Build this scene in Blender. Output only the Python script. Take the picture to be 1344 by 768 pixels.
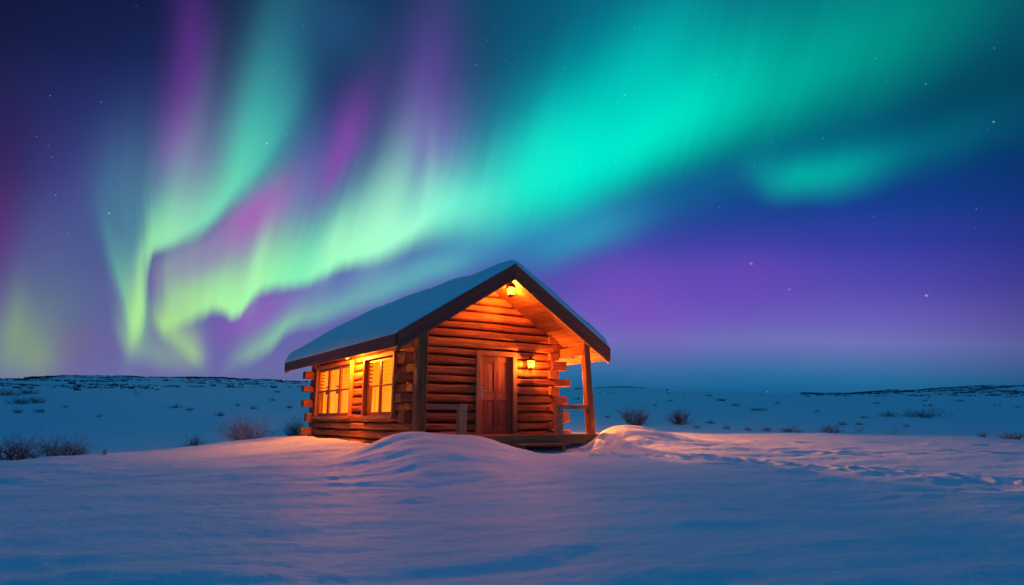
import bpy, bmesh, math, random
import numpy as np
from mathutils import Vector, Matrix, noise as mnoise

# ------------------------------------------------------------------ clearing
for o in list(bpy.data.objects):
    bpy.data.objects.remove(o)
S = bpy.context.scene
COL = S.collection
random.seed(7)
R = math.radians

# ------------------------------------------------------------------ camera
F, TILT, CZ = 844.4, R(11.11), 0.387          # focal length in photo pixels (1344 wide)
cd = bpy.data.cameras.new('camera')
cam = bpy.data.objects.new('camera', cd)
COL.objects.link(cam)
cd.sensor_width = 36
cd.lens = F / 1344 * 36
cd.clip_start, cd.clip_end = 0.05, 6000
cam.location = (0, 0, CZ)
cam.rotation_euler = (R(90) + TILT, 0, 0)
S.camera = cam

S.view_settings.view_transform = 'Standard'
S.view_settings.look = 'None'
S.view_settings.exposure = 0
S.view_settings.gamma = 1
S.view_settings.use_curve_mapping = False
S.cycles.use_denoising = True
S.cycles.max_bounces = 6
S.cycles.sample_clamp_indirect = 4

CT, ST = math.cos(TILT), math.sin(TILT)
C_AX, U_AX, R_AX = Vector((0, CT, ST)), Vector((0, -ST, CT)), Vector((1, 0, 0))


def ray(px, py):
    x, h = (px - 672) / F, (384 - py) / F
    return Vector((x, CT - h * ST, ST + h * CT)).normalized()


def lin(c):
    out = []
    for v in c[:3]:
        v = v / 255
        out.append(v / 12.92 if v <= 0.04045 else ((v + 0.055) / 1.055) ** 2.4)
    return (*out, 1.0)


# ------------------------------------------------------------------ sky with aurora (world shader, fixed to world directions)
W = bpy.data.worlds.new('World')
S.world = W
W.use_nodes = True
NT = W.node_tree
NT.nodes.clear()


class NB:
    """Small node-building helper for one node tree."""
    def __init__(s, nt):
        s.nt = nt

    def node(s, t, **kw):
        n = s.nt.nodes.new(t)
        for k, v in kw.items():
            setattr(n, k, v)
        return n

    def put(s, sock, v):
        if v is None:
            return
        if isinstance(v, bpy.types.NodeSocket):
            s.nt.links.new(v, sock)
        else:
            sock.default_value = v

    def m(s, op, a, b=None, c=None, clamp=False):
        n = s.node('ShaderNodeMath', operation=op, use_clamp=clamp)
        s.put(n.inputs[0], a); s.put(n.inputs[1], b); s.put(n.inputs[2], c)
        return n.outputs[0]

    def vm(s, op, a, b=None):
        n = s.node('ShaderNodeVectorMath', operation=op)
        s.put(n.inputs[0], a); s.put(n.inputs[1], b)
        return n.outputs['Value'] if op in ('DOT_PRODUCT', 'LENGTH') else n.outputs[0]

    def xyz(s, x, y, z=0.0):
        n = s.node('ShaderNodeCombineXYZ')
        s.put(n.inputs[0], x); s.put(n.inputs[1], y); s.put(n.inputs[2], z)
        return n.outputs[0]

    def mix(s, f, a, b, mode='MIX'):
        n = s.node('ShaderNodeMix', data_type='RGBA', blend_type=mode)
        s.put(n.inputs[0], f); s.put(n.inputs[6], a); s.put(n.inputs[7], b)
        return n.outputs[2]

    def sstep(s, x, a, b):
        n = s.node('ShaderNodeMapRange', interpolation_type='SMOOTHSTEP')
        s.put(n.inputs[0], x); s.put(n.inputs[1], a); s.put(n.inputs[2], b)
        n.inputs[3].default_value, n.inputs[4].default_value = 0, 1
        return n.outputs[0]

    def rng(s, x, a, b, c=0.0, d=1.0):
        n = s.node('ShaderNodeMapRange')
        s.put(n.inputs[0], x)
        for i, v in enumerate((a, b, c, d)):
            s.put(n.inputs[i + 1], v)
        return n.outputs[0]

    def noise(s, vec, scale=1.0, detail=2.0, rough=0.5, dist=0.0):
        n = s.node('ShaderNodeTexNoise')
        s.put(n.inputs['Vector'], vec)
        n.inputs['Scale'].default_value = scale
        n.inputs['Detail'].default_value = detail
        n.inputs['Roughness'].default_value = rough
        n.inputs['Distortion'].default_value = dist
        return n.outputs['Fac']

    def ramp(s, x, stops, interp='EASE'):
        n = s.node('ShaderNodeValToRGB')
        cr = n.color_ramp
        cr.interpolation = interp
        while len(cr.elements) > 1:
            cr.elements.remove(cr.elements[-1])
        cr.elements[0].position, cr.elements[0].color = stops[0]
        for p, c in stops[1:]:
            cr.elements.new(p).color = c
        s.put(n.inputs[0], x)
        return n.outputs[0]

    def curve(s, x, pts, lo, hi):
        """Piecewise smooth function of x through pts; x in lo..hi."""
        ys = [p[1] for p in pts]
        y0, y1 = min(ys), max(ys)
        if y1 - y0 < 1e-6:
            y1 = y0 + 1
        n = s.node('ShaderNodeFloatCurve')
        cv = n.mapping.curves[0]
        n.mapping.use_clip = False
        pp = [((a - lo) / (hi - lo), (b - y0) / (y1 - y0)) for a, b in pts]
        while len(cv.points) < len(pp):
            cv.points.new(0.5, 0.5)
        for q, (a, b) in zip(cv.points, pp):
            q.location = (a, b)
        n.mapping.update()
        s.put(n.inputs['Value'], s.rng(x, lo, hi))
        return s.m('MULTIPLY_ADD', n.outputs[0], y1 - y0, y0)


B = NB(NT)


def sp(px, py):
    """photo pixel -> point of the stereographic sky map (same units)."""
    x, y = px - 672, py - 384
    rr = math.hypot(x, y) / F
    if rr < 1e-6:
        return 672.0, 384.0
    k = 2 * math.tan(math.atan(rr) / 2) / rr
    return 672 + x * k, 384 + y * k


LO, HI = -200.0, 1500.0
tc = B.node('ShaderNodeTexCoord').outputs['Generated']
dc = B.vm('DOT_PRODUCT', tc, tuple(C_AX))
k_ = B.m('DIVIDE', 2 * F, B.m('MAXIMUM', B.m('ADD', dc, 1.0), 0.05))
X0 = B.m('MULTIPLY_ADD', B.vm('DOT_PRODUCT', tc, tuple(R_AX)), k_, 672.0)
Y0 = B.m('SUBTRACT', 384.0, B.m('MULTIPLY', B.vm('DOT_PRODUCT', tc, tuple(U_AX)), k_))
# gentle warp so that nothing is a perfect ellipse
wv = B.xyz(B.m('MULTIPLY', X0, 0.0045), B.m('MULTIPLY', Y0, 0.0030))
w1 = B.m('SUBTRACT', B.noise(wv, 1.0, 2.0), 0.5)
w2 = B.m('SUBTRACT', B.noise(B.vm('ADD', wv, (7.3, 2.1, 0)), 1.0, 2.0), 0.5)
X = B.m('MULTIPLY_ADD', w1, 46.0, X0)
Y = B.m('MULTIPLY_ADD', w2, 34.0, Y0)
PV = B.xyz(X, Y, 1.0)


def yramp(stops, y=None):
    a, b = -1400.0, 560.0
    return B.ramp(B.rng(Y0, a, b), [((sp(672, q)[1] - a) / (b - a) if q > -300 else (q - a) / (b - a), lin(c)) for q, c in stops], 'LINEAR')


HID = (0, 86, 146)      # sky overhead and behind the photographer
left_bg = yramp([(-1300, HID), (-500, HID), (-120, (16, 24, 62)), (0, (18, 27, 70)), (90, (24, 36, 84)), (170, (40, 48, 108)), (250, (56, 60, 126)),
                 (330, (74, 78, 146)), (400, (92, 90, 162)), (450, (104, 102, 168)), (485, (106, 108, 165)), (510, (84, 100, 150))])
right_bg = yramp([(-1300, HID), (-500, HID), (-120, (12, 84, 112)), (0, (10, 84, 116)), (150, (6, 78, 112)), (225, (10, 62, 124)), (275, (22, 62, 144)),
                  (325, (52, 62, 164)), (375, (82, 74, 176)), (415, (104, 94, 184)), (445, (110, 114, 186)), (468, (78, 112, 170)),
                  (488, (40, 108, 158)), (512, (14, 94, 142)), (530, (12, 86, 132))])
col = B.mix(B.sstep(X, 380.0, 800.0), left_bg, right_bg)


def blob(col, px, py, sx, sy, ang, c, a, p=2.0):
    """soft elliptical glow; ang = tilt of the long axis (sy) away from vertical, to the right"""
    x, y = sp(px, py)
    k = 0.5 * (1 + 1 / (1 + ((px - 672) ** 2 + (py - 384) ** 2) / F ** 2) ** 0.5)
    sx, sy = sx * k, sy * k
    s_, c_ = math.sin(R(ang)), math.cos(R(ang))
    ax = (c_ / sx, s_ / sx)
    ay = (s_ / sy, -c_ / sy)
    u = B.vm('DOT_PRODUCT', PV, (ax[0], ax[1], -(ax[0] * x + ax[1] * y)))
    v = B.vm('DOT_PRODUCT', PV, (ay[0], ay[1], -(ay[0] * x + ay[1] * y)))
    g = B.m('MULTIPLY_ADD', u, u, B.m('MULTIPLY', v, v))
    if p != 2.0:
        g = B.m('POWER', g, p / 2)
    e = B.m('EXPONENT', B.m('MULTIPLY', g, -1.0))
    return B.mix(B.m('MULTIPLY', e, a), col, lin(c))


def band(col, edge, amp, height, soft, lo_col, hi_col, lean=0.35, wob=6.0, rays=0.35, rayf=0.022, seed=0.0, p=1.3, hi_at=0.8, ref=400.0):
    """one auroral curtain: a lower edge, a fading height, rays leaning to the right by 'lean'"""
    ed0 = [sp(a, b) for a, b in edge]
    yr = sp(672, ref)[1]
    exs, eys = [e[0] for e in ed0], [e[1] for e in ed0]
    l0, x0, l1, x1 = lean if isinstance(lean, tuple) else (lean, 0.0, lean, 1.0)
    def ln(x):
        return l0 + (l1 - l0) * min(1, max(0, (x - x0) / (x1 - x0)))
    def to_s(a):
        x = sp(a, 340)[0]
        return x - ln(x) * (yr - float(np.interp(x, exs, eys)))
    ed = [(x - ln(x) * (yr - y), y) for x, y in ed0]
    for q in range(1, len(ed)):
        if ed[q][0] <= ed[q - 1][0] + 1.5:
            ed[q] = (ed[q - 1][0] + 1.5, ed[q][1])
    def cpts(pts):
        out = [(to_s(a), b) for a, b in pts]
        for q in range(1, len(out)):
            if out[q][0] <= out[q - 1][0] + 1:
                out[q] = (out[q - 1][0] + 1, out[q][1])
        return out
    s = B.m('MULTIPLY_ADD', B.m('SUBTRACT', Y, yr), B.rng(X, x0, x1, l0, l1) if l0 != l1 else l0, X)
    lo, hi = LO - 200, HI + 300
    L = B.curve(s, ed, lo, hi)
    rv = B.xyz(B.m('MULTIPLY', s, rayf), B.m('MULTIPLY', Y, 0.002), seed)
    rn = B.noise(rv, 1.0, 2.5, 0.5)
    rn2 = B.noise(B.xyz(B.m('MULTIPLY', s, rayf * 5.0), B.m('MULTIPLY', Y, 0.003), seed + 40), 1.0, 2.0, 0.5)
    rn = B.m('MULTIPLY_ADD', rn2, 0.34, B.m('MULTIPLY', rn, 0.66))
    L = B.m('MULTIPLY_ADD', B.m('SUBTRACT', rn, 0.5), wob, L)
    t = B.m('SUBTRACT', L, Y)
    sf = B.curve(s, cpts(soft), lo, hi) if isinstance(soft, list) else soft
    rise = B.sstep(t, B.m('MULTIPLY', sf, -0.6), sf)
    H = B.curve(s, cpts(height), lo, hi) if isinstance(height, list) else height
    tn = B.m('DIVIDE', B.m('MAXIMUM', t, 0.0), B.m('MULTIPLY', H, B.m('MULTIPLY_ADD', rn, 2 * rays, 1 - rays)))
    dec = B.m('EXPONENT', B.m('MULTIPLY', B.m('POWER', tn, p), -1.0))
    A = B.m('MAXIMUM', B.curve(s, cpts(amp), lo, hi), 0.0)
    ry = B.m('MULTIPLY_ADD', rn, 2 * rays, 1 - rays)
    al = B.m('MULTIPLY', B.m('MULTIPLY', rise, dec), B.m('MULTIPLY', A, ry), clamp=True)
    def cr(stops):
        return B.ramp(B.rng(s, lo, hi), [((to_s(a) - lo) / (hi - lo), lin(c)) for a, c in stops], 'LINEAR')
    cc = B.mix(B.sstep(tn, 0.15, hi_at + 0.4), cr(lo_col), cr(hi_col))
    return B.mix(al, col, cc)


# violet and magenta veils
col = blob(col, 250, 110, 27, 120, 9, (96, 52, 142), 0.80)
col = blob(col, 236, 205, 24, 62, 9, (136, 100, 172), 0.75)
col = blob(col, 118, 330, 95, 120, 0, (74, 74, 146), 0.45)
col = blob(col, 2, 300, 24, 100, 0, (108, 40, 116), 0.55)
col = blob(col, 0, 180, 40, 90, 0, (52, 32, 84), 0.55)
col = blob(col, 92, 455, 34, 34, 0, (122, 92, 142), 0.55)
col = blob(col, 442, 196, 24, 90, 24, (124, 66, 166), 0.80)
col = blob(col, 556, 120, 42, 105, 10, (92, 66, 152), 0.85)
col = blob(col, 560, 190, 46, 60, 12, (128, 112, 186), 0.60)
col = blob(col, 395, 250, 38, 90, 14, (84, 92, 172), 0.70)
col = blob(col, 328, 290, 27, 70, 40, (172, 84, 184), 0.92)
col = blob(col, 262, 350, 25, 75, 62, (140, 104, 178), 0.80)
col = blob(col, 345, 412, 24, 62, 62, (146, 86, 184), 0.88)
col = blob(col, 420, 392, 30, 90, 68, (104, 104, 186), 0.65)
col = blob(col, 830, 398, 80, 60, 20, (128, 80, 192), 0.62)
col = blob(col, 955, 372, 110, 46, 0, (112, 72, 186), 0.60)
col = blob(col, 700, 310, 170, 30, -14, (54, 108, 184), 0.80)
col = blob(col, 905, 245, 120, 26, -18, (18, 88, 152), 0.70)
# teal veils over the upper part of the sky
col = blob(col, 360, 120, 40, 130, 14, (46, 136, 158), 0.72)
col = blob(col, 330, 200, 34, 80, 22, (66, 190, 176), 0.70)
col = blob(col, 160, 260, 38, 85, 6, (70, 118, 150), 0.70)
col = blob(col, 430, 30, 70, 60, 12, (34, 84, 124), 0.70)
col = blob(col, 780, 120, 150, 90, -40, (0, 150, 166), 0.55)
col = blob(col, 1120, 60, 230, 90, -30, (0, 134, 124), 0.60)
col = blob(col, 770, 312, 75, 24, -22, (46, 150, 186), 0.75)
col = blob(col, 560, 352, 75, 24, -14, (92, 180, 192), 0.60)

# far-left glow near the horizon
col = blob(col, 78, 400, 60, 60, 8, (92, 118, 138), 0.55)
col = blob(col, 30, 436, 36, 48, 10, (128, 158, 122), 0.64)
col = blob(col, 62, 340, 34, 80, 6, (90, 104, 146), 0.4)
col = blob(col, 20, 425, 12, 56, 8, (140, 172, 126), 0.35)
col = blob(col, 46, 470, 22, 30, -18, (140, 168, 118), 0.5)
# lower faint curtain
col = band(col, [(-200, 520), (270, 500), (300, 486), (330, 476), (362, 458), (380, 438), (420, 424), (470, 400), (520, 384), (570, 366), (640, 345), (760, 320), (1500, 250)],
           [(-200, 0), (275, 0.0), (300, 0.34), (345, 0.80), (368, 0.88), (400, 0.78), (470, 0.80), (540, 0.72), (600, 0.46), (680, 0.0), (1500, 0)],
           [(-200, 40), (300, 40), (360, 54), (450, 44), (560, 42), (1500, 36)], [(-200, 18), (330, 18), (400, 22), (560, 30), (1500, 30)],
           [(280, (150, 196, 146)), (360, (142, 214, 160)), (450, (120, 206, 178)), (600, (96, 186, 190))],
           [(280, (130, 150, 168)), (400, (112, 150, 186)), (600, (80, 130, 186))], lean=0.2, wob=10, rays=0.3, seed=5.0)
# left curtain: the hanging fold, then the sheet that sweeps up to the right of it
col = band(col, [(-200, 230), (110, 270), (128, 310), (142, 352), (156, 415), (165, 450), (172, 459), (178, 452), (180, 438), (182, 408), (185, 368), (192, 346), (205, 336), (232, 328), (300, 300), (1500, 200)],
           [(-200, 0), (118, 0.0), (136, 0.30), (150, 0.58), (162, 0.86), (174, 0.98), (182, 0.95), (190, 0.90), (208, 0.72), (236, 0.30), (262, 0.0), (1500, 0)],
           [(-200, 80), (140, 80), (160, 115), (178, 120), (190, 84), (210, 80), (1500, 80)], [(-200, 60), (138, 56), (152, 36), (172, 22), (181, 40), (187, 34), (206, 16), (1500, 20)],
           [(130, (84, 180, 170)), (154, (112, 216, 168)), (170, (172, 240, 142)), (186, (164, 248, 160)), (205, (150, 246, 178)), (250, (150, 238, 190))],
           [(130, (70, 124, 156)), (165, (92, 184, 176)), (190, (104, 204, 186)), (240, (110, 200, 190))], lean=0.055, wob=4, rays=0.16, rayf=0.03, seed=8.0, p=1.6, hi_at=0.7)
col = band(col, [(-200, 380), (150, 372), (186, 352), (204, 340), (236, 329), (262, 313), (292, 276), (322, 250), (352, 212), (400, 150), (1500, -300)],
           [(-200, 0), (164, 0.0), (186, 0.26), (206, 0.66), (226, 0.92), (262, 0.93), (300, 0.84), (335, 0.62), (375, 0.20), (410, 0), (1500, 0)],
           [(-200, 90), (200, 130), (240, 115), (300, 120), (380, 90), (1500, 60)], [(-200, 16), (195, 14), (240, 20), (320, 34), (1500, 40)],
           [(190, (156, 246, 176)), (230, (152, 240, 190)), (300, (104, 226, 188)), (380, (70, 180, 180))],
           [(190, (104, 200, 184)), (235, (150, 178, 196)), (300, (84, 206, 184)), (380, (50, 130, 160))], lean=0.28, wob=6, rays=0.16, seed=8.5, p=1.6, hi_at=0.7)
# low curl under the left curtain
col = band(col, [(-200, 440), (120, 430), (146, 452), (165, 474), (190, 486), (230, 492), (256, 492), (274, 490), (300, 480), (1500, 400)],
           [(-200, 0), (140, 0.0), (158, 0.55), (190, 0.52), (226, 0.52), (250, 0.38), (288, 0.0), (1500, 0)],
           66.0, 22.0, [(140, (140, 176, 150)), (260, (160, 196, 140))], [(140, (110, 130, 160)), (260, (130, 140, 160))], lean=0.0, wob=4, rays=0.15, seed=11.0)
col = blob(col, 190, 398, 6.5, 46, 5, (82, 80, 156), 0.75, 3.0)
# the main curtain, from the fold at the left up to the broad band at the right
col = band(col, [(-200, 420), (182, 424), (193, 434), (212, 440), (236, 434), (262, 424), (286, 417), (301, 424), (318, 410), (332, 393), (358, 384), (390, 378), (412, 368), (440, 352),
                 (480, 338), (530, 326), (556, 312), (600, 306), (650, 302), (720, 282), (800, 248), (850, 224), (920, 200), (1000, 172), (1070, 142), (1160, 112), (1250, 86), (1344, 44), (1500, 0)],
           [(-200, 0), (194, 0.0), (205, 0.90), (222, 0.96), (260, 0.94), (300, 1.0), (335, 0.97), (380, 0.96), (420, 1.0), (480, 1.06), (540, 1.06), (600, 0.98), (680, 1.0), (760, 1.02), (850, 0.96), (960, 0.84), (1080, 0.74), (1200, 0.58), (1300, 0.36), (1400, 0.12), (1500, 0)],
           [(-200, 60), (195, 84), (250, 84), (300, 96), (345, 106), (390, 104), (440, 112), (500, 112), (560, 112), (620, 118), (700, 146), (820, 160), (950, 150), (1100, 150), (1344, 150), (1500, 150)],
           [(-200, 8), (195, 10), (260, 16), (300, 12), (330, 16), (400, 16), (520, 26), (570, 46), (640, 60), (760, 66), (900, 76), (1100, 84), (1344, 90), (1500, 90)],
           [(190, (176, 236, 140)), (250, (172, 242, 156)), (320, (166, 250, 172)), (390, (132, 250, 186)), (450, (160, 255, 196)), (540, (160, 255, 214)), (600, (104, 244, 214)), (680, (44, 240, 208)), (760, (0, 240, 208)), (900, (0, 222, 192)), (1050, (0, 186, 166)), (1200, (0, 150, 134)), (1344, (0, 112, 108))],
           [(190, (150, 204, 160)), (250, (140, 196, 176)), (320, (160, 176, 190)), (390, (104, 200, 190)), (450, (104, 176, 198)), (540, (112, 140, 200)), (620, (50, 164, 196)), (700, (0, 190, 190)), (850, (0, 190, 184)), (1000, (0, 150, 146)), (1344, (0, 112, 112))],
           lean=(0.065, 200.0, 0.24, 400.0), wob=16, rays=0.24, seed=13.0, p=2.0, hi_at=1.0)
# curl below the fold
col = band(col, [(-200, 420), (186, 424), (193, 434), (202, 446), (214, 456), (228, 467), (241, 478), (250, 485), (260, 488), (274, 488), (300, 480), (1500, 400)],
           [(-200, 0), (191, 0.0), (200, 0.85), (216, 0.78), (236, 0.74), (246, 0.76), (256, 0.52), (264, 0.22), (276, 0.0), (1500, 0)],
           48.0, 20.0, [(190, (176, 232, 136)), (262, (170, 216, 136))], [(190, (150, 180, 160)), (262, (140, 160, 160))], lean=0.0, wob=3, rays=0.1, seed=17.0)
# detached patch at the right
col = band(col, [(-200, 240), (940, 232), (985, 240), (1006, 250), (1034, 255), (1100, 249), (1200, 226), (1290, 200), (1344, 182), (1500, 140)],
           [(-200, 0), (940, 0.0), (975, 0.16), (1005, 0.50), (1035, 0.84), (1060, 0.92), (1110, 0.88), (1160, 0.70), (1230, 0.60), (1344, 0.50), (1500, 0)],
           [(-200, 40), (1010, 60), (1100, 68), (1344, 76), (1500, 70)], [(-200, 40), (1010, 38), (1100, 44), (1500, 50)],
           [(1000, (0, 204, 178)), (1100, (0, 196, 176)), (1200, (0, 142, 148)), (1344, (0, 104, 118))], [(1000, (0, 140, 150)), (1200, (0, 100, 124))], lean=0.1, wob=4, rays=0.12, rayf=0.02, seed=21.0, p=2.0)
# extra streaks inside the curtains
col = blob(col, 173, 428, 13, 34, 2, (170, 240, 144), 0.55)
col = blob(col, 326, 285, 20, 52, 40, (170, 86, 184), 0.62)
col = blob(col, 262, 352, 18, 56, 62, (138, 104, 178), 0.40)
col = blob(col, 434, 210, 13, 62, 24, (136, 66, 170), 0.50)
col = blob(col, 346, 414, 16, 42, 62, (146, 86, 184), 0.40)
col = blob(col, 505, 262, 26, 84, 14, (178, 255, 214), 0.40)
col = blob(col, 561, 240, 9, 56, 6, (170, 246, 214), 0.28)
col = blob(col, 437, 318, 14, 44, 22, (176, 255, 206), 0.45)
col = blob(col, 178, 392, 6, 62, 8, (186, 250, 150), 0.40)
col = blob(col, 335, 352, 9, 48, 10, (178, 252, 184), 0.35)
col = blob(col, 860, 160, 46, 130, 52, (0, 246, 212), 0.45)
col = blob(col, 735, 205, 62, 105, 50, (0, 246, 214), 0.62)
col = blob(col, 840, 90, 46, 90, 36, (0, 214, 194), 0.45)
col = blob(col, 590, 270, 60, 34, 20, (128, 255, 218), 0.35)
col = blob(col, 1285, 118, 110, 34, -20, (2, 66, 86), 0.45)
# darker edges of the sky far from the aurora
col = B.mix(B.m('MULTIPLY', B.m('MULTIPLY', B.sstep(X0, 1080.0, 1400.0), B.sstep(X0, 2100.0, 1500.0)), B.m('MULTIPLY', B.sstep(Y0, -600.0, -100.0), 0.58)), col, lin((6, 26, 62)))
col = B.mix(B.m('MULTIPLY', B.m('MULTIPLY', B.m('SUBTRACT', 1.0, B.sstep(B.m('MULTIPLY_ADD', Y0, 0.5, X0), -40.0, 330.0)), B.sstep(X0, -800.0, -200.0)), B.m('MULTIPLY', B.sstep(Y0, -500.0, -120.0), 0.88)), col, lin((12, 16, 42)))

# stars
vor = B.node('ShaderNodeTexVoronoi', feature='F1')
B.put(vor.inputs['Vector'], tc)
vor.inputs['Scale'].default_value = 115
sepc = B.node('ShaderNodeSeparateColor')
B.put(sepc.inputs[0], vor.outputs['Color'])
mag = B.m('POWER', sepc.outputs[0], 5.0)
core = B.m('SUBTRACT', 1.0, B.sstep(vor.outputs['Distance'], 0.03, B.m('MULTIPLY_ADD', mag, 0.05, 0.065)))
star = B.m('MULTIPLY', core, B.m('MULTIPLY', B.sstep(sepc.outputs[1], 0.45, 0.6), B.m('MULTIPLY_ADD', mag, 0.30, 0.05)))
col = B.mix(star, col, B.mix(sepc.outputs[2], (0.55, 0.80, 1.0, 1), (0.85, 0.85, 1.0, 1)), 'ADD')
for px, py, c, s_ in [(986, 346, (230, 110, 230), 2.0), (1216, 388, (230, 160, 220), 1.6), (350, 188, (170, 240, 240), 1.2), (1036, 380, (170, 160, 230), 1.3), (143, 280, (190, 200, 240), 1.1), (1304, 160, (120, 200, 230), 1.1)]:
    d = ray(px, py)
    q = B.vm('DOT_PRODUCT', tc, tuple(d))
    g = B.m('EXPONENT', B.m('MULTIPLY', B.m('SUBTRACT', 1.0, q), -1 * (F / (s_ * 0.5)) ** 2))
    col = B.mix(B.m('MULTIPLY', g, 0.8), col, lin(c))

bg = B.node('ShaderNodeBackground')
B.put(bg.inputs[0], col)
bg.inputs[1].default_value = 1.0
wo = B.node('ShaderNodeOutputWorld')
NT.links.new(bg.outputs[0], wo.inputs[0])


# ------------------------------------------------------------------ materials
def new_mat(name):
    m = bpy.data.materials.new(name)
    m.use_nodes = True
    b = NB(m.node_tree)
    bs = m.node_tree.nodes['Principled BSDF']
    return m, b, bs


def wood(name, dark, light, rough=0.62, bump=0.5, coarse=1.0, contrast=1.0):
    """timber with grain along the 'grain' attribute (metres along, metres round, seed)"""
    m, b, bs = new_mat(name)
    at = b.node('ShaderNodeAttribute', attribute_name='grain').outputs['Vector']
    v1 = b.vm('MULTIPLY', at, (0.9 * coarse, 15 * coarse, 1.0))
    n1 = b.noise(v1, 1.0, 5.0, 0.6, 0.6)
    v2 = b.vm('MULTIPLY', at, (5.0 * coarse, 90 * coarse, 1.7))
    n2 = b.noise(v2, 1.0, 3.0, 0.6)
    v3 = b.vm('MULTIPLY', at, (0.7, 2.2, 3.1))
    n3 = b.noise(v3, 1.0, 3.0, 0.6)
    f = b.m('ADD', b.m('MULTIPLY', n1, 0.62), b.m('MULTIPLY_ADD', n2, 0.2, b.m('MULTIPLY', n3, 0.34)))
    f = b.rng(f, 0.58 - 0.22 / contrast, 0.58 + 0.22 / contrast)
    ck = b.noise(b.vm('MULTIPLY', at, (0.8, 19 * coarse, 2.3)), 1.0, 2.0, 0.5)     # drying cracks
    crack = b.m('SUBTRACT', 1.0, b.sstep(b.m('ABSOLUTE', b.m('SUBTRACT', ck, 0.42)), 0.004, 0.03))
    wv = b.node('ShaderNodeTexVoronoi', feature='F1')          # knots
    b.put(wv.inputs['Vector'], b.vm('MULTIPLY', at, (1.5, 6.0, 1.0)))
    wv.inputs['Scale'].default_value = 1.0
    kn = b.m('SUBTRACT', 1.0, b.sstep(wv.outputs['Distance'], 0.03, 0.12))
    c = b.ramp(f, [(0, (*dark, 1)), (1, (*light, 1))], 'LINEAR')
    sz = b.node('ShaderNodeSeparateXYZ')
    b.put(sz.inputs[0], at)
    wn = b.node('ShaderNodeTexWhiteNoise', noise_dimensions='1D')
    b.put(wn.inputs['W'], sz.outputs[2])
    hs = b.node('ShaderNodeHueSaturation')
    b.put(hs.inputs['Value'], b.rng(wn.outputs['Value'], 0, 1, 0.72, 1.22))
    b.put(hs.inputs['Hue'], b.rng(wn.outputs['Value'], 0, 1, 0.49, 0.508))
    b.put(hs.inputs['Color'], c)
    c = hs.outputs[0]
    c = b.mix(b.m('MULTIPLY', crack, 0.6), c, (dark[0] * 0.3, dark[1] * 0.3, dark[2] * 0.3, 1))
    c = b.mix(b.m('MULTIPLY', kn, 0.75), c, (dark[0] * 0.4, dark[1] * 0.4, dark[2] * 0.4, 1))
    b.put(bs.inputs['Base Color'], c)
    b.put(bs.inputs['Roughness'], b.rng(n1, 0.2, 0.8, rough + 0.12, rough - 0.08))
    bp = b.node('ShaderNodeBump')
    bp.inputs['Strength'].default_value = bump
    bp.inputs['Distance'].default_value = 0.012
    b.put(bp.inputs['Height'], b.m('ADD', n1, b.m('MULTIPLY', n2, 0.4)))
    m.node_tree.links.new(bp.outputs[0], bs.inputs['Normal'])
    return m


M_LOG = wood('log_wood', (0.11, 0.024, 0.006), (0.60, 0.190, 0.045), 0.6, 1.0, 1.0, 1.2)
M_END = wood('log_end_wood', (0.20, 0.048, 0.012), (0.56, 0.185, 0.045), 0.65, 0.6)
M_TRIM = wood('trim_wood', (0.28, 0.095, 0.03), (0.58, 0.25, 0.085), 0.5, 0.35)
M_POST = wood('post_wood', (0.20, 0.045, 0.012), (0.50, 0.145, 0.035), 0.6, 0.7)
M_RAIL = wood('lightened_rail', (0.40, 0.15, 0.065), (0.74, 0.34, 0.16), 0.6, 0.5)  # colour lightened to make up for the unlit front of the rails
M_BARGE = wood('stained_board', (0.28, 0.060, 0.022), (0.50, 0.115, 0.045), 0.55, 0.5)
M_SOFFIT = wood('soffit_wood', (0.24, 0.080, 0.024), (0.54, 0.21, 0.065), 0.5, 0.35)
M_DOOR = wood('door_wood', (0.22, 0.050, 0.012), (0.46, 0.120, 0.028), 0.45, 0.3)
M_FLOOR = wood('deck_wood', (0.17, 0.055, 0.02), (0.44, 0.17, 0.06), 0.55, 0.6)

M_DARK, b, bs = new_mat('dark_gap')
bs.inputs['Base Color'].default_value = (0.035, 0.015, 0.009, 1)
bs.inputs['Roughness'].default_value = 0.9
M_IRON, b, bs = new_mat('black_iron')
tcn = b.node('ShaderNodeTexCoord').outputs['Object']
b.put(bs.inputs['Base Color'], b.ramp(b.noise(tcn, 60, 3), [(0.3, (0.012, 0.011, 0.010, 1)), (0.8, (0.04, 0.034, 0.03, 1))]))
bs.inputs['Metallic'].default_value = 0.7
bs.inputs['Roughness'].default_value = 0.5
M_STEEL, b, bs = new_mat('brushed_steel')
bs.inputs['Base Color'].default_value = (0.55, 0.53, 0.5, 1)
bs.inputs['Metallic'].default_value = 1.0
tcn = b.node('ShaderNodeTexCoord').outputs['Object']
b.put(bs.inputs['Roughness'], b.rng(b.noise(tcn, 80, 2), 0.3, 0.7, 0.25, 0.4))


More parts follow.
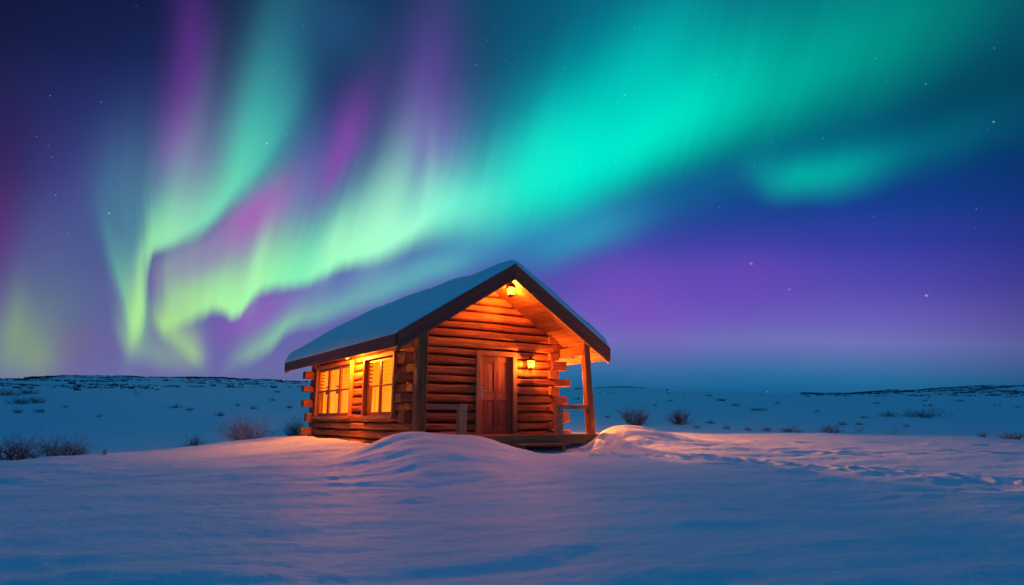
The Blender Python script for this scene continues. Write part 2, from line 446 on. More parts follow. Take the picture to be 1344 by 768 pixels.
def snow_mat(name, tint=(0.70, 0.86, 0.93)):
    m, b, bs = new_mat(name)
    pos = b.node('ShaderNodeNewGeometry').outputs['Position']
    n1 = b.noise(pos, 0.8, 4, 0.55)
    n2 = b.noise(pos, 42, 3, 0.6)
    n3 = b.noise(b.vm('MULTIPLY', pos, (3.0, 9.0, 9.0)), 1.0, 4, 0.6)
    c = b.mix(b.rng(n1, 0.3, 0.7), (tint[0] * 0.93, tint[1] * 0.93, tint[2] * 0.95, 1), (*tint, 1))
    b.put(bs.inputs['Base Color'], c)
    bs.inputs['Roughness'].default_value = 0.62
    bs.inputs['Specular IOR Level'].default_value = 0.25
    bp = b.node('ShaderNodeBump')
    bp.inputs['Strength'].default_value = 0.75
    bp.inputs['Distance'].default_value = 0.028
    b.put(bp.inputs['Height'], b.m('ADD', b.m('MULTIPLY_ADD', n2, 0.5, b.m('MULTIPLY', b.noise(b.vm('MULTIPLY', pos, (8.0, 15.0, 14.0)), 1.0, 4, 0.65), 0.7)), n3))
    m.node_tree.links.new(bp.outputs[0], bs.inputs['Normal'])
    return m


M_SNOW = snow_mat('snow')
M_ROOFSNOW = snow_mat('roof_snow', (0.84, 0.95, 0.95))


def twig_mat(name, bark, frost, amount):
    m, b, bs = new_mat(name)
    geo = b.node('ShaderNodeNewGeometry')
    sx = b.node('ShaderNodeSeparateXYZ')
    b.put(sx.inputs[0], geo.outputs['Normal'])
    n = b.noise(geo.outputs['Position'], 9, 3)
    f = b.m('ADD', b.m('MULTIPLY', sx.outputs[2], 0.5), b.m('MULTIPLY_ADD', n, 1.2, amount - 0.9), clamp=True)
    b.put(bs.inputs['Base Color'], b.mix(f, (*bark, 1), (*frost, 1)))
    bs.inputs['Roughness'].default_value = 0.8
    return m


M_TWIG = twig_mat('bare_twig', (0.065, 0.050, 0.044), (0.60, 0.62, 0.66), 0.30)
M_FROST = twig_mat('frosted_twig', (0.16, 0.10, 0.09), (0.80, 0.78, 0.80), 0.72)
M_SCRUB = twig_mat('far_scrub', (0.045, 0.045, 0.048), (0.35, 0.38, 0.42), 0.15)
M_CONIFER = twig_mat('conifer', (0.045, 0.060, 0.070), (0.20, 0.24, 0.28), -0.02)


def emit_mat(name, c, strength, tex=None):
    m, b, bs = new_mat(name)
    nt = m.node_tree
    bs.inputs['Base Color'].default_value = (c[0] * 0.15, c[1] * 0.12, c[2] * 0.1, 1)
    bs.inputs['Roughness'].default_value = 0.9
    bs.inputs['Emission Color'].default_value = (*c, 1)
    bs.inputs['Emission Strength'].default_value = strength
    if tex:
        tex(b, bs)
    return m


def curtain_tex(b, bs):
    tcn = b.node('ShaderNodeTexCoord').outputs['Object']
    n = b.noise(b.vm('MULTIPLY', tcn, (2.0, 9.0, 0.6)), 1.0, 3, 0.55)
    b.put(bs.inputs['Emission Color'], b.ramp(n, [(0.3, (1.0, 0.17, 0.001, 1)), (0.5, (1.0, 0.27, 0.003, 1)), (0.72, (1.0, 0.40, 0.008, 1))], 'LINEAR'))


WIN_E = 1.5
M_CURTAIN = emit_mat('glowing_curtain', (1.0, 0.47, 0.03), WIN_E, curtain_tex)  # cloth emits by itself, standing in for lamps in the room
M_BLIND = emit_mat('glowing_blind', (1.0, 0.25, 0.003), WIN_E * 0.92)  # slats emit too, in place of light coming through from the room
M_SILHOUETTE = wood('silhouette_wood', (0.10, 0.05, 0.03), (0.24, 0.12, 0.06))
M_BULB = emit_mat('lamp_bulb', (1.0, 0.62, 0.18), 14.0)

M_GLASS = bpy.data.materials.new('window_glass')
M_GLASS.use_nodes = True
nt = M_GLASS.node_tree
nt.nodes.clear()
b = NB(nt)
tr = b.node('ShaderNodeBsdfTransparent')
gl = b.node('ShaderNodeBsdfGlossy')
gl.inputs['Roughness'].default_value = 0.03
lw = b.node('ShaderNodeLayerWeight')
lw.inputs[0].default_value = 0.5
mx = b.node('ShaderNodeMixShader')
nt.links.new(b.m('MULTIPLY_ADD', b.m('POWER', lw.outputs['Facing'], 5.0), 0.30, 0.015), mx.inputs[0]); nt.links.new(tr.outputs[0], mx.inputs[1]); nt.links.new(gl.outputs[0], mx.inputs[2])
out = b.node('ShaderNodeOutputMaterial')
nt.links.new(mx.outputs[0], out.inputs[0])

M_LGLASS = bpy.data.materials.new('lantern_glass')       # seeded amber glass, glowing from the lamp in it
M_LGLASS.use_nodes = True
nt = M_LGLASS.node_tree
nt.nodes.clear()
b = NB(nt)
tr = b.node('ShaderNodeBsdfTransparent')
tr.inputs[0].default_value = (1.0, 0.9, 0.7, 1)
em = b.node('ShaderNodeEmission')
em.inputs[0].default_value = (1.0, 0.45, 0.07, 1)
em.inputs[1].default_value = 1.1
ad = b.node('ShaderNodeAddShader')
nt.links.new(tr.outputs[0], ad.inputs[0]); nt.links.new(em.outputs[0], ad.inputs[1])
out = b.node('ShaderNodeOutputMaterial')
nt.links.new(ad.outputs[0], out.inputs[0])


M_SHIELD = bpy.data.materials.new('shield_glass')  # dark see-through sheet added to dim lantern light on the wall
M_SHIELD.use_nodes = True
nt = M_SHIELD.node_tree
nt.nodes.clear()
b = NB(nt)
tr = b.node('ShaderNodeBsdfTransparent')
tr.inputs[0].default_value = (0.28, 0.24, 0.2, 1)
out = b.node('ShaderNodeOutputMaterial')
nt.links.new(tr.outputs[0], out.inputs[0])


# ------------------------------------------------------------------ mesh helpers
class MB:
    """collects lofted timbers, logs, tubes and plates, then links them as ONE mesh object"""
    def __init__(s):
        s.v, s.f, s.g = [], [], []
        s.seed = random.random() * 100

    def loft(s, rings, along, cap=True):
        """rings: list of equal-length closed rings of points; along: metres at each ring"""
        s.seed = (s.seed + 1.37) % 211
        base = len(s.v)
        n = len(rings[0])
        for r_, a in zip(rings, along):
            acc, prev = 0.0, r_[0]
            for p in r_:
                acc += (p - prev).length
                prev = p
                s.v.append(p); s.g.append((a + s.seed * 3.1, acc, s.seed))
        for i in range(len(rings) - 1):
            for j in range(n):
                k = (j + 1) % n
                s.f.append((base + i * n + j, base + i * n + k, base + (i + 1) * n + k, base + (i + 1) * n + j))
        if cap:
            for i, flip in ((0, True), (len(rings) - 1, False)):
                b0 = len(s.v)
                for j, p in enumerate(rings[i]):
                    s.v.append(p.copy()); s.g.append((s.seed * 3.1 + (p - rings[i][0]).length * 0.2, j * 0.05, s.seed + 0.5))
                idx = list(range(b0, b0 + n))
                s.f.append(tuple(reversed(idx)) if flip else tuple(idx))

    def timber(s, p0, p1, w, h, up=(0, 0, 1), rnd=0.008, amp=0.0, n=None, taper=1.0, skew=0.0):
        """a squared timber from p0 to p1: w across, h along 'up'"""
        p0, p1, up = Vector(p0), Vector(p1), Vector(up)
        d = p1 - p0
        L = d.length
        d.normalize()
        side = d.cross(up).normalized()
        up = side.cross(d).normalized()
        if n is None:
            n = max(2, int(L / 0.12) + 1) if amp else 2
        rings, al = [], []
        r_ = min(rnd, w * 0.3, h * 0.3)
        prof = []
        for sx, sy in ((1, 1), (-1, 1), (-1, -1), (1, -1)):
            cx, cy = sx * (w / 2 - r_), sy * (h / 2 - r_)
            q = [(cx + sx * r_, cy), (cx + sx * r_ * 0.7, cy + sy * r_ * 0.7), (cx, cy + sy * r_)]
            if sx * sy < 0:
                q.reverse()
            prof += q
        sd = random.random() * 50
        for i in range(n):
            t = i / (n - 1)
            c = p0 + d * (L * t)
            k = 1 + (taper - 1) * t
            ring = []
            for j, (a, b_) in enumerate(prof):
                o = c + side * (a * k) + up * (b_ * k) + side * skew * math.sin(t * 3.1)
                if amp:
                    nn = mnoise.noise_vector(Vector((sd + L * t * 2.2, a * 6, b_ * 6)))
                    o = o + side * nn.x * amp + up * nn.y * amp
                ring.append(o)
            rings.append(ring); al.append(L * t)
        s.loft(rings, al)

    def log(s, s0, s1, z0, z1, fn, depth=0.17, back=0.06, amp=0.019):
        """a hewn wall log lying along s; fn(s, outward, z) -> point"""
        L = s1 - s0
        n = max(3, int(L / 0.1) + 1)
        sd = random.random() * 90
        hh = z1 - z0
        m = 9
        rings, al = [], []
        dj = random.uniform(-0.018, 0.018)
        for i in range(n):
            t = i / (n - 1)
            a = s0 + L * t
            ring = []
            e0 = mnoise.noise(Vector((sd + a * 0.9, 3.3, 0))) * amp * 1.3
            e1 = mnoise.noise(Vector((sd + a * 0.9, 9.3, 0))) * amp * 1.3
            for j in range(m):
                q = j / (m - 1)
                zz = z0 + e0 + 0.006 + (hh - 0.012 + e1 - e0) * q
                prof = (1 - abs(2 * q - 1) ** 6.5)
                facet = mnoise.noise(Vector((sd + a * 1.7, q * 2.4, 5.0))) * amp * 1.2 + mnoise.noise(Vector((sd + a * 7.0, q * 5.0, 8.0))) * amp * 0.35
                ring.append(fn(a, depth * (0.38 + 0.62 * prof) + facet + dj, zz))
            ring.append(fn(a, -back, z1 - 0.006))
            ring.append(fn(a, -back, z0 + 0.006))
            rings.append(ring); al.append(a)
        s.loft(rings, al)

    def tube(s, p0, p1, r0, r1, k=6):
        p0, p1 = Vector(p0), Vector(p1)
        d = (p1 - p0)
        L = d.length
        d.normalize()
        a = d.orthogonal().normalized()
        b_ = d.cross(a)
        rings = []
        for c, r_ in ((p0, r0), (p1, r1)):
            rings.append([c + a * (r_ * math.cos(2 * math.pi * j / k)) + b_ * (r_ * math.sin(2 * math.pi * j / k)) for j in range(k)])
        s.loft(rings, [0, L])

    def frustum(s, c, w0, w1, z0, z1, cap=True):
        """square frustum about c between heights z0 and z1"""
        c = Vector(c)
        rings = []
        for w, z in ((w0, z0), (w1, z1)):
            h = w / 2
            rings.append([c + Vector((x * h, y * h, z)) for x, y in ((1, 1), (-1, 1), (-1, -1), (1, -1))])
        s.loft(rings, [0, abs(z1 - z0)], cap)

    def build(s, name, mat, parent=None, smooth=False, label=None):
        me = bpy.data.meshes.new(name)
        me.from_pydata([tuple(v) for v in s.v], [], s.f)
        at = me.attributes.new('grain', 'FLOAT_VECTOR', 'POINT')
        at.data.foreach_set('vector', np.array(s.g, dtype=np.float32).ravel())
        me.materials.append(mat)
        if smooth:
            me.shade_smooth()
        bm = bmesh.new(); bm.from_mesh(me)
        bmesh.ops.recalc_face_normals(bm, faces=bm.faces)
        bm.to_mesh(me); bm.free()
        o = bpy.data.objects.new(name, me)
        COL.objects.link(o)
        if parent:
            o.parent = parent
        if label:
            o['label'] = label
        return o


def tag(o, label, cat, group=None):
    o['label'], o['category'] = label, cat
    if group:
        o['group'] = group
    return o


def empty(name, loc, rz=0.0, label=None, cat=None, group=None):
    o = bpy.data.objects.new(name, None)
    COL.objects.link(o)
    o.location = loc
    o.rotation_euler = (0, 0, rz)
    if label:
        tag(o, label, cat, group)
    return o


# ------------------------------------------------------------------ the ground
CA = R(33.57)
OX, OY = -0.686, 16.865
CU, CV = (math.cos(CA), math.sin(CA)), (-math.sin(CA), math.cos(CA))


def to_world(u, v, z=0.0):
    return Vector((OX + u * CU[0] + v * CV[0], OY + u * CU[1] + v * CV[1], z))


_rs = np.random.RandomState(4)
_perm = np.tile(_rs.permutation(256), 3)
_gr = _rs.uniform(0, 2 * np.pi, 256)
_gx, _gy = np.cos(_gr), np.sin(_gr)


def perlin(x, y):
    xi, yi = np.floor(x).astype(np.int64), np.floor(y).astype(np.int64)
    xf, yf = x - xi, y - yi
    u, v = xf ** 3 * (xf * (xf * 6 - 15) + 10), yf ** 3 * (yf * (yf * 6 - 15) + 10)
    def g(ix, iy, dx, dy):
        h = _perm[_perm[ix & 255] + (iy & 255)]
        return _gx[h] * dx + _gy[h] * dy
    n00, n10 = g(xi, yi, xf, yf), g(xi + 1, yi, xf - 1, yf)
    n01, n11 = g(xi, yi + 1, xf, yf - 1), g(xi + 1, yi + 1, xf - 1, yf - 1)
    return (n00 * (1 - u) + n10 * u) * (1 - v) + (n01 * (1 - u) + n11 * u) * v


def sst(x, a, b):
    t = np.clip((x - a) / (b - a), 0, 1)
    return t * t * (3 - 2 * t)


# tilted plain whose far rim gives the skyline
d1, d2 = ray(860, 511), ray(250, 500)
_det = d1.x * d2.y - d2.x * d1.y
PA = (d1.z * d2.y - d2.z * d1.y) / _det
PB = (d1.x * d2.z - d2.x * d1.z) / _det
PC = 0.14 - PA * 7.4 - PB * 38.5
FAR = 900.0
YC = np.array([(-60, 4), (-40, 7), (-20, 10), (-14, 12.5), (-11, 15), (-9, 19.5), (-7.6, 24.5), (-5, 28), (0, 29), (5, 27), (9, 24), (15, 21.5), (25, 19.5), (40, 17), (60, 14)], float)

# footprints wandering from the step to the right
rnd = random.Random(5)
PRINTS = []
track = [to_world(1.0, -2.6), Vector((1.9, 14.0, 0)), Vector((3.1, 13.6, 0)), Vector((4.4, 13.0, 0)), Vector((5.6, 12.0, 0)), Vector((6.9, 11.0, 0)), Vector((8.2, 9.8, 0)), Vector((9.6, 8.4, 0))]
for i in range(len(track) - 1):
    a, b_ = track[i], track[i + 1]
    L = (b_ - a).length
    nst = max(2, int(L / 0.28))
    dr = (b_ - a).normalized()
    nr = Vector((-dr.y, dr.x, 0))
    for j in range(nst):
        p = a + dr * (L * j / nst) + nr * (0.17 * (1 if j % 2 else -1) + rnd.uniform(-.10, .10))
        PRINTS.append((p.x, p.y, dr.x, dr.y, rnd.uniform(0.10, 0.15), rnd.uniform(0.7, 1.25)))
for _ in range(16):                                    # trampled patch beside the step
    p = to_world(rnd.uniform(0.3, 2.6), rnd.uniform(-3.4, -2.1))
    an = rnd.uniform(0, 6.28)
    PRINTS.append((p.x, p.y, math.cos(an), math.sin(an), rnd.uniform(0.02, 0.045), rnd.uniform(0.8, 1.2)))
for x, y, dx in [(6.4, 14.6, .5), (6.9, 14.9, .4), (7.6, 14.4, .3), (5.2, 15.6, .2), (8.9, 14.2, .3), (9.8, 14.6, .2), (10.6, 14.0, .4), (3.9, 12.2, .3), (4.8, 11.6, .6), (8.0, 17.5, .1), (10.2, 17.0, .2), (11.8, 16.3, .3), (6.0, 17.9, .1)]:
    PRINTS.append((x, y, 1.0, dx - .3, 0.11, 1.9))


def ground(Xw, Yw):
    Xw, Yw = np.asarray(Xw, float), np.asarray(Yw, float)
    r_ = np.hypot(Xw, Yw)
    # knoll
    ys = 20 - np.logaddexp(0, (20 - Yw) / 3.0) * 3.0
    zk = -1.0 + 0.0415 * ys + 0.009 * np.clip(Xw, -25, 25)
    zk += 0.11 * perlin(Xw * 0.17 + 3, Yw * 0.24 + 1) + 0.05 * perlin(Xw * 0.45, Yw * 0.7 + 9)
    # wind ripples, long across the slope
    wx, wy = Xw + 0.25 * Yw + 0.5 * perlin(Xw * .6, Yw * .6), Yw - 0.18 * Xw
    near = np.exp(-(np.maximum(r_ - 24, 0) / 14) ** 2)
    rip = 0.085 * perlin(wx * 0.42 + 5, wy * 1.35 + 2) + 0.036 * perlin(wx * 0.9, wy * 2.9 + 4) + 0.011 * perlin(wx * 2.4 + 1, wy * 6.5)
    fine = 0.009 * perlin(Xw * 2.3 + 7, Yw * 3.3) + 0.009 * perlin(Xw * 6.0, Yw * 8.0) + 0.0025 * perlin(Xw * 17.0, Yw * 19.0)
    zk += (rip * (0.55 + 0.9 * sst(perlin(Xw * .14 + 8, Yw * .18), -.25, .3)) + fine) * near
    # drifts against the cabin, in its own frame
    dx, dy = Xw - OX, Yw - OY
    u, v = dx * CU[0] + dy * CU[1], dx * CV[0] + dy * CV[1]
    def g(u0, v0, su, sv, a, kf=1.0, kr=1.0):
        return a * np.exp(-((u - u0) / np.where(u > u0, su * kr, su)) ** 2 - ((v - v0) / np.where(v < v0, sv * kf, sv)) ** 2)
    zk += g(-2.95, -1.75, 1.15, 0.75, 0.50, 3.4) + g(-1.45, -1.75, 0.85, 0.55, 0.36, 3.6) + g(2.95, -1.75, 0.72, 0.62, 0.47, 2.4, 2.6) + g(4.6, -0.6, 1.6, 1.3, 0.20)
    zk += g(-3.2, 3.6, 1.1, 4.5, 0.20)
    zk += -0.10 * np.exp(-((u - 0.9) / 1.1) ** 2 - ((v + 2.0) / 0.8) ** 2)
    # keep the snow below the deck
    inside = sst(u, -2.75, -2.60) * (1 - sst(u, 2.58, 2.72)) * sst(v, -1.48, -1.36) * (1 - sst(v, 7.4, 7.6))
    zk = zk * (1 - inside) + np.minimum(zk, -0.26) * inside
    # prints
    for px, py, ex, ey, dep, ln in PRINTS:
        m_ = (np.abs(Xw - px) < 0.9) & (np.abs(Yw - py) < 0.9)
        if not m_.any():
            continue
        qx, qy = Xw[m_] - px, Yw[m_] - py
        s_, t_ = (qx * ex + qy * ey) / (0.17 * ln), (-qx * ey + qy * ex) / (0.10 * math.sqrt(ln))
        q2 = s_ * s_ + t_ * t_
        zk[m_] += -dep * np.exp(-q2 ** 1.5) + 0.22 * dep * np.exp(-(np.sqrt(q2) - 1.65) ** 2 / 0.22)
    # plain
    zp = PC + PB * Yw + PA * Xw
    zp = zp - 0.95 * np.exp(-((Xw + 24) / 18) ** 2 - ((Yw - 30) / 22) ** 2)
    zp += 0.10 * perlin(Xw * 0.09, Yw * 0.09 + 5) + 0.06 * perlin(Xw * 0.3 + 2, Yw * 0.34)
    zp += np.clip((r_ - 60) / 300, 0, 1) * 2.2 * perlin(Xw / 90.0 + 3, Yw / 70.0)
    az = np.degrees(np.arctan2(Xw, Yw))
    rim = np.clip((r_ - 420) / 430, 0, 1)
    rim = rim * rim * (3 - 2 * rim)
    bump = 5.0 * sst(az, -39, -33) * (1 - sst(az, -22, -13)) + 13.0 * sst(az, 24.5, 40) * (1 - sst(az, 60, 80)) + 2.6 * sst(az, 5.5, 8.5) * (1 - sst(az, 10.5, 14))
    bump = bump + 2.0 * perlin(az * 0.35 + 2, r_ * 0.004) + 0.7 * perlin(az * 1.6, r_ * 0.01)
    zp += rim * bump
    over = np.maximum(r_ - FAR, 0)
    zp -= over * 0.25
    zp = np.where(Yw < -5, np.minimum(zp, zp * 0 - 1.2 - 0.0 * zp), zp)
    # blend across the edge of the knoll
    yc = np.interp(Xw, YC[:, 0], YC[:, 1])
    sl = (np.interp(Xw + .5, YC[:, 0], YC[:, 1]) - np.interp(Xw - .5, YC[:, 0], YC[:, 1]))
    d = (Yw - yc) / np.sqrt(1 + sl * sl) + 0.5 * perlin(Xw * 0.2, Yw * 0.2 + 11)
    bl = sst(d, -2.0, 7.0)
    return zk * (1 - bl) + zp * bl


def build_ground():
    az = np.concatenate([np.linspace(-44, 44, 740), np.linspace(44, 316, 92)[1:-1]])
    rr = [0.35, 0.8, 1.4, 2.0]
    while rr[-1] < 4: rr.append(rr[-1] + 0.09)
    while rr[-1] < 26: rr.append(rr[-1] + 0.048)
    while rr[-1] < 1500: rr.append(rr[-1] * 1.0135 + 0.02)
    rr = np.array(rr)
    A, Q = np.meshgrid(np.radians(az), rr)
    Xw, Yw = Q * np.sin(A), Q * np.cos(A)
    Z = ground(Xw.ravel(), Yw.ravel()).reshape(Xw.shape)
    nr, na = Xw.shape
    co = np.stack([Xw, Yw, Z], -1).reshape(-1, 3)
    ctr = np.array([[0, 0, float(ground(np.array([0.0]), np.array([0.0]))[0])]])
    co = np.concatenate([co, ctr]).astype(np.float32)
    i, j = np.meshgrid(np.arange(nr - 1), np.arange(na), indexing='ij')
    k = (j + 1) % na
    q = np.stack([i * na + j, (i + 1) * na + j, (i + 1) * na + k, i * na + k], -1).reshape(-1, 4)
    q = q[:, ::-1]
    tri = np.stack([np.full(na, nr * na), (np.arange(na) + 1) % na, np.arange(na)], -1)
    me = bpy.data.meshes.new('snow_ground')
    nl = q.size + tri.size
    me.vertices.add(len(co)); me.vertices.foreach_set('co', co.ravel())
    me.loops.add(nl)
    me.loops.foreach_set('vertex_index', np.concatenate([q.ravel(), tri.ravel()]).astype(np.int32))
    me.polygons.add(len(q) + len(tri))
    st = np.concatenate([np.arange(len(q)) * 4, q.size + np.arange(len(tri)) * 3]).astype(np.int32)
    me.polygons.foreach_set('loop_start', st)
    me.update(calc_edges=True)
    me.validate()
    me.shade_smooth()
    if me.polygons[len(q) // 2].normal.z < 0:
        me.flip_normals()
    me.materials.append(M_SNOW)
    o = bpy.data.objects.new('snow_ground', me)
    COL.objects.link(o)
    o['kind'] = 'structure'
    o['label'] = 'wind-rippled snow knoll and the snow plain beyond it'
    return o


build_ground()


def hit(px, py, r0=4.0):
    """where the sight line through a photo pixel meets the ground"""
    d = ray(px, py)
    h = math.hypot(d.x, d.y)
    rs = np.concatenate([np.linspace(r0, 60, 700), np.geomspace(60.1, 1000, 900)])
    xs, ys, zs = d.x / h * rs, d.y / h * rs, CZ + d.z / h * rs
    gz = ground(xs, ys)
    below = np.nonzero(gz > zs)[0]
    i = below[0] if len(below) else len(rs) - 1
    return Vector((xs[i], ys[i], gz[i])), rs[i]


# ------------------------------------------------------------------ the cabin
cabin = empty('log_cabin', (OX, OY, 0), CA, 'small snow-roofed log cabin with glowing windows and a covered porch', 'cabin')
HW, VB, VR, VW = 2.16, -1.365, 7.85, 7.6
ZP, ZE, HE = 4.206, 2.264, 3.09
SL = (ZP - ZE) / HE                         # roof slope
SZ0, SZ1 = ZP - 0.40, ZE - 0.29             # soffit height at ridge and at eave
SS = (SZ0 - SZ1) / HE
DOOR = (-0.27, 0.74, -0.05, 2.00)
WINS = [(3.98, 7.15, 0.47, 1.98, 3), (0.84, 2.80, 0.47, 1.98, 2)]
ZB, LH = -0.40, 0.232                       # lowest log, course height


def cut(s0, s1, z0, z1, opens):
    """what openings (a, b, lo, hi) leave of a log"""
    segs = [(s0, s1, z0, z1)]
    for a, b_, lo, hi in opens:
        nxt = []
        for p, q, y0, y1 in segs:
            if q <= a or p >= b_ or y1 <= lo or y0 >= hi:
                nxt.append((p, q, y0, y1)); continue
            if a - p > 0.03: nxt.append((p, a, y0, y1))
            if q - b_ > 0.03: nxt.append((b_, q, y0, y1))
            m0, m1 = max(p, a), min(q, b_)
            if y1 - hi > 0.03: nxt.append((m0, m1, hi, y1))
            if lo - y0 > 0.03: nxt.append((m0, m1, y0, lo))
        segs = nxt
    return segs


def courses(z_top):
    out, z, k = [], ZB, 0
    while z < z_top - 0.02:
        h = LH * (1 + 0.16 * math.sin(k * 2.3 + 1))
        out.append((z, z + h)); z += h; k += 1
    return out


def f_front(s, o, z): return Vector((s, -o, z))
def f_rear(s, o, z): return Vector((s, VW + o, z))
def f_left(s, o, z): return Vector((-HW - o + 0.17, s, z))
def f_right(s, o, z): return Vector((HW + o - 0.17, s, z))


def quad_panel(mb, pts, th):
    """a thin solid panel: outline pts (Vectors), thickness vector th"""
    n = len(pts)
    b0 = len(mb.v)
    for p in pts: mb.v.append(p); mb.g.append((p.x + p.y, p.z, mb.seed))
    for p in pts: mb.v.append(p + th); mb.g.append((p.x + p.y, p.z, mb.seed))
    mb.f.append(tuple(range(b0, b0 + n))); mb.f.append(tuple(range(b0 + 2 * n - 1, b0 + n - 1, -1)))
    for i in range(n):
        j = (i + 1) % n
        mb.f.append((b0 + i, b0 + j, b0 + n + j, b0 + n + i))


gable_top = SZ0
def half_at(z):
    """half width of the wall under the soffit at height z"""
    return min(HW, max(0.0, (SZ0 - z) / SS))


C_ALL = courses(gable_top)
walls = {}
for name, fn, opens in (('front', f_front, [DOOR]), ('rear', f_rear, [])):
    mb = MB()
    for z0, z1 in C_ALL:
        hw = half_at((z0 + z1) / 2 - 0.05)
        if hw < 0.12: continue
        for p, q, a, b_ in cut(-hw, hw, z0, min(z1, SZ0 + .05), opens):
            mb.log(p, q, a, b_, fn)
    walls[name] = mb.build('log_wall', M_LOG, cabin, smooth=True)
C_SIDE = [c for c in C_ALL if c[0] < half_at(0) * 0 + SZ0 - HW * SS - 0.03]
top_side = SZ0 - HW * SS
for name, fn, opens in (('left', f_left, [w[:4] for w in WINS]), ('right', f_right, [])):
    mb = MB()
    for z0, z1 in C_SIDE:
        for p, q, a, b_ in cut(0.02, VW - 0.02, z0, min(z1, top_side + 0.06), opens):
            mb.log(p, q, a, b_, fn)
    walls[name] = mb.build('log_wall', M_LOG, cabin, smooth=True)

# dark sheathing behind the logs so the joints read dark
mb = MB()
for (u0, u1, z0, z1) in [(-HW + .2, DOOR[0], ZB, 3.2 - 0.9), (DOOR[1], HW - .2, ZB, 2.3), (DOOR[0], DOOR[1], DOOR[3], 2.3)]:
    quad_panel(mb, [Vector((u0, 0.03, z0)), Vector((u1, 0.03, z0)), Vector((u1, 0.03, z1)), Vector((u0, 0.03, z1))], Vector((0, 0.03, 0)))
quad_panel(mb, [Vector((-2.1, 0.031, 2.301)), Vector((2.1, 0.031, 2.301)), Vector((0, 0.031, SZ0 - 0.02))], Vector((0, 0.03, 0)))
vs = [0.1] + [x for w in reversed(WINS) for x in (w[0], w[1])] + [VW - .1]
for i in range(0, len(vs), 2):
    quad_panel(mb, [Vector((-HW + .14, vs[i], ZB)), Vector((-HW + .14, vs[i + 1], ZB)), Vector((-HW + .14, vs[i + 1], top_side)), Vector((-HW + .14, vs[i], top_side))], Vector((0.03, 0, 0)))
for w in WINS:
    for a, b_ in ((ZB, w[2]), (w[3], top_side)):
        quad_panel(mb, [Vector((-HW + .141, w[0], a)), Vector((-HW + .141, w[1], a)), Vector((-HW + .141, w[1], b_)), Vector((-HW + .141, w[0], b_))], Vector((0.03, 0, 0)))
quad_panel(mb, [Vector((HW - .14, .1, ZB)), Vector((HW - .14, VW - .1, ZB)), Vector((HW - .14, VW - .1, top_side)), Vector((HW - .14, .1, top_side))], Vector((-0.03, 0, 0)))
mb.build('wall_lining', M_DARK, cabin)

# crossed log ends at the corners: side logs run past the front, front logs past the sides
for k, (z0, z1) in enumerate(C_SIDE):
    za, zb = z0 + 0.02, z1 - 0.012
    zc, hh = (za + zb) / 2, zb - za
    for sx, wl in ((-1, 'left'), (1, 'right')):
        for vv, dv in ((0.0, -1), (VW, 1)):
            if k % 2 == 0:      # a side-wall log pokes out along v
                ln = random.uniform(0.24, 0.34)
                e = MB()
                e.timber((sx * (HW - 0.10), vv - dv * 0.05, zc), (sx * (HW - 0.10) + random.uniform(-.012, .012), vv + dv * ln, zc + random.uniform(-.01, .01)), 0.30, hh * 1.06, rnd=0.022, amp=0.012)
                e.build('log_end', M_END, walls[wl])
            else:               # a front or rear log pokes out along u
                ln = random.uniform(0.36, 0.56) if sx > 0 else random.uniform(0.20, 0.42)
                e = MB()
                e.timber((sx * (HW - 0.12), vv + dv * 0.035, zc), (sx * (HW + ln), vv + dv * 0.035 + random.uniform(-.012, .012), zc + random.uniform(-.01, .01)), 0.30, hh * 1.14, rnd=0.022, amp=0.012)
                e.build('log_end', M_END, walls['front' if vv == 0 else 'rear'])

# roof: a wedge slab each side, planked soffit beneath
mb = MB()
for sx in (-1, 1):
    pts = [Vector((0, VB + .06, ZP - .03)), Vector((sx * HE, VB + .06, ZE - .03)), Vector((sx * HE, VB + .06, SZ1 + .03)), Vector((0, VB + .06, SZ0 + .03))]
    quad_panel(mb, pts, Vector((0, VR - VB - .12, 0)))
roof = mb.build('roof', M_BARGE, cabin)
mb = MB()
npl = 19
for sx in (-1, 1):
    for i in range(npl):
        a0, a1 = HE * i / npl + 0.002, HE * (i + 1) / npl - 0.003
        am = (a0 + a1) / 2
        zz = SZ0 - am * SS + 0.012 + random.uniform(-.002, .002)
        mb.timber((sx * am, VB + .05, zz), (sx * am, VR - .05, zz), (a1 - a0) * math.hypot(1, SS), 0.024, up=(sx * SS, 0, 1), rnd=0.004)
mb.build('soffit', M_SOFFIT, roof)
# barge boards, front and rear: a broad outer board, a narrower inner board, a pale edge strip
for vv, dv in ((VB, -1), (VR, 1)):
    for sx in (-1, 1):
        mb = MB()
        h1, h2 = 0.25, 0.20
        ang = Vector((sx, 0, -SL)).normalized()
        upv = Vector((sx * SL, 0, 1)).normalized()
        kk = math.hypot(1, SL)
        def brd(zo, h, th, vo, u_in=0.0, u_out=HE):
            # board parallel to the roof, its top zo (vertical) below the roof line
            n = 14
            rings, al = [], []
            for i in range(n):
                uu = u_in + (u_out - u_in) * i / (n - 1)
                wob = 0.006 * mnoise.noise(Vector((uu * 2, zo * 9, sx * 3 + vv)))
                zt = ZP - SL * uu - zo + wob
                zb_ = zt - h * kk
                y0, y1 = vv + dv * vo, vv + dv * (vo + th)
                rings.append([Vector((sx * uu, y0, zt)), Vector((sx * uu, y1, zt)), Vector((sx * uu, y1, zb_)), Vector((sx * uu, y0, zb_))]); al.append(uu * kk)
            mb.loft(rings, al)
        brd(-0.004, 0.185, 0.05, -0.01)
        brd(0.215, 0.110, 0.035, -0.012)
        mb.build('barge_board', M_BARGE, roof)
        mb = MB()
        brd(0.346, 0.050, 0.075, -0.075)
        mb.build('edge_strip', M_TRIM, roof)
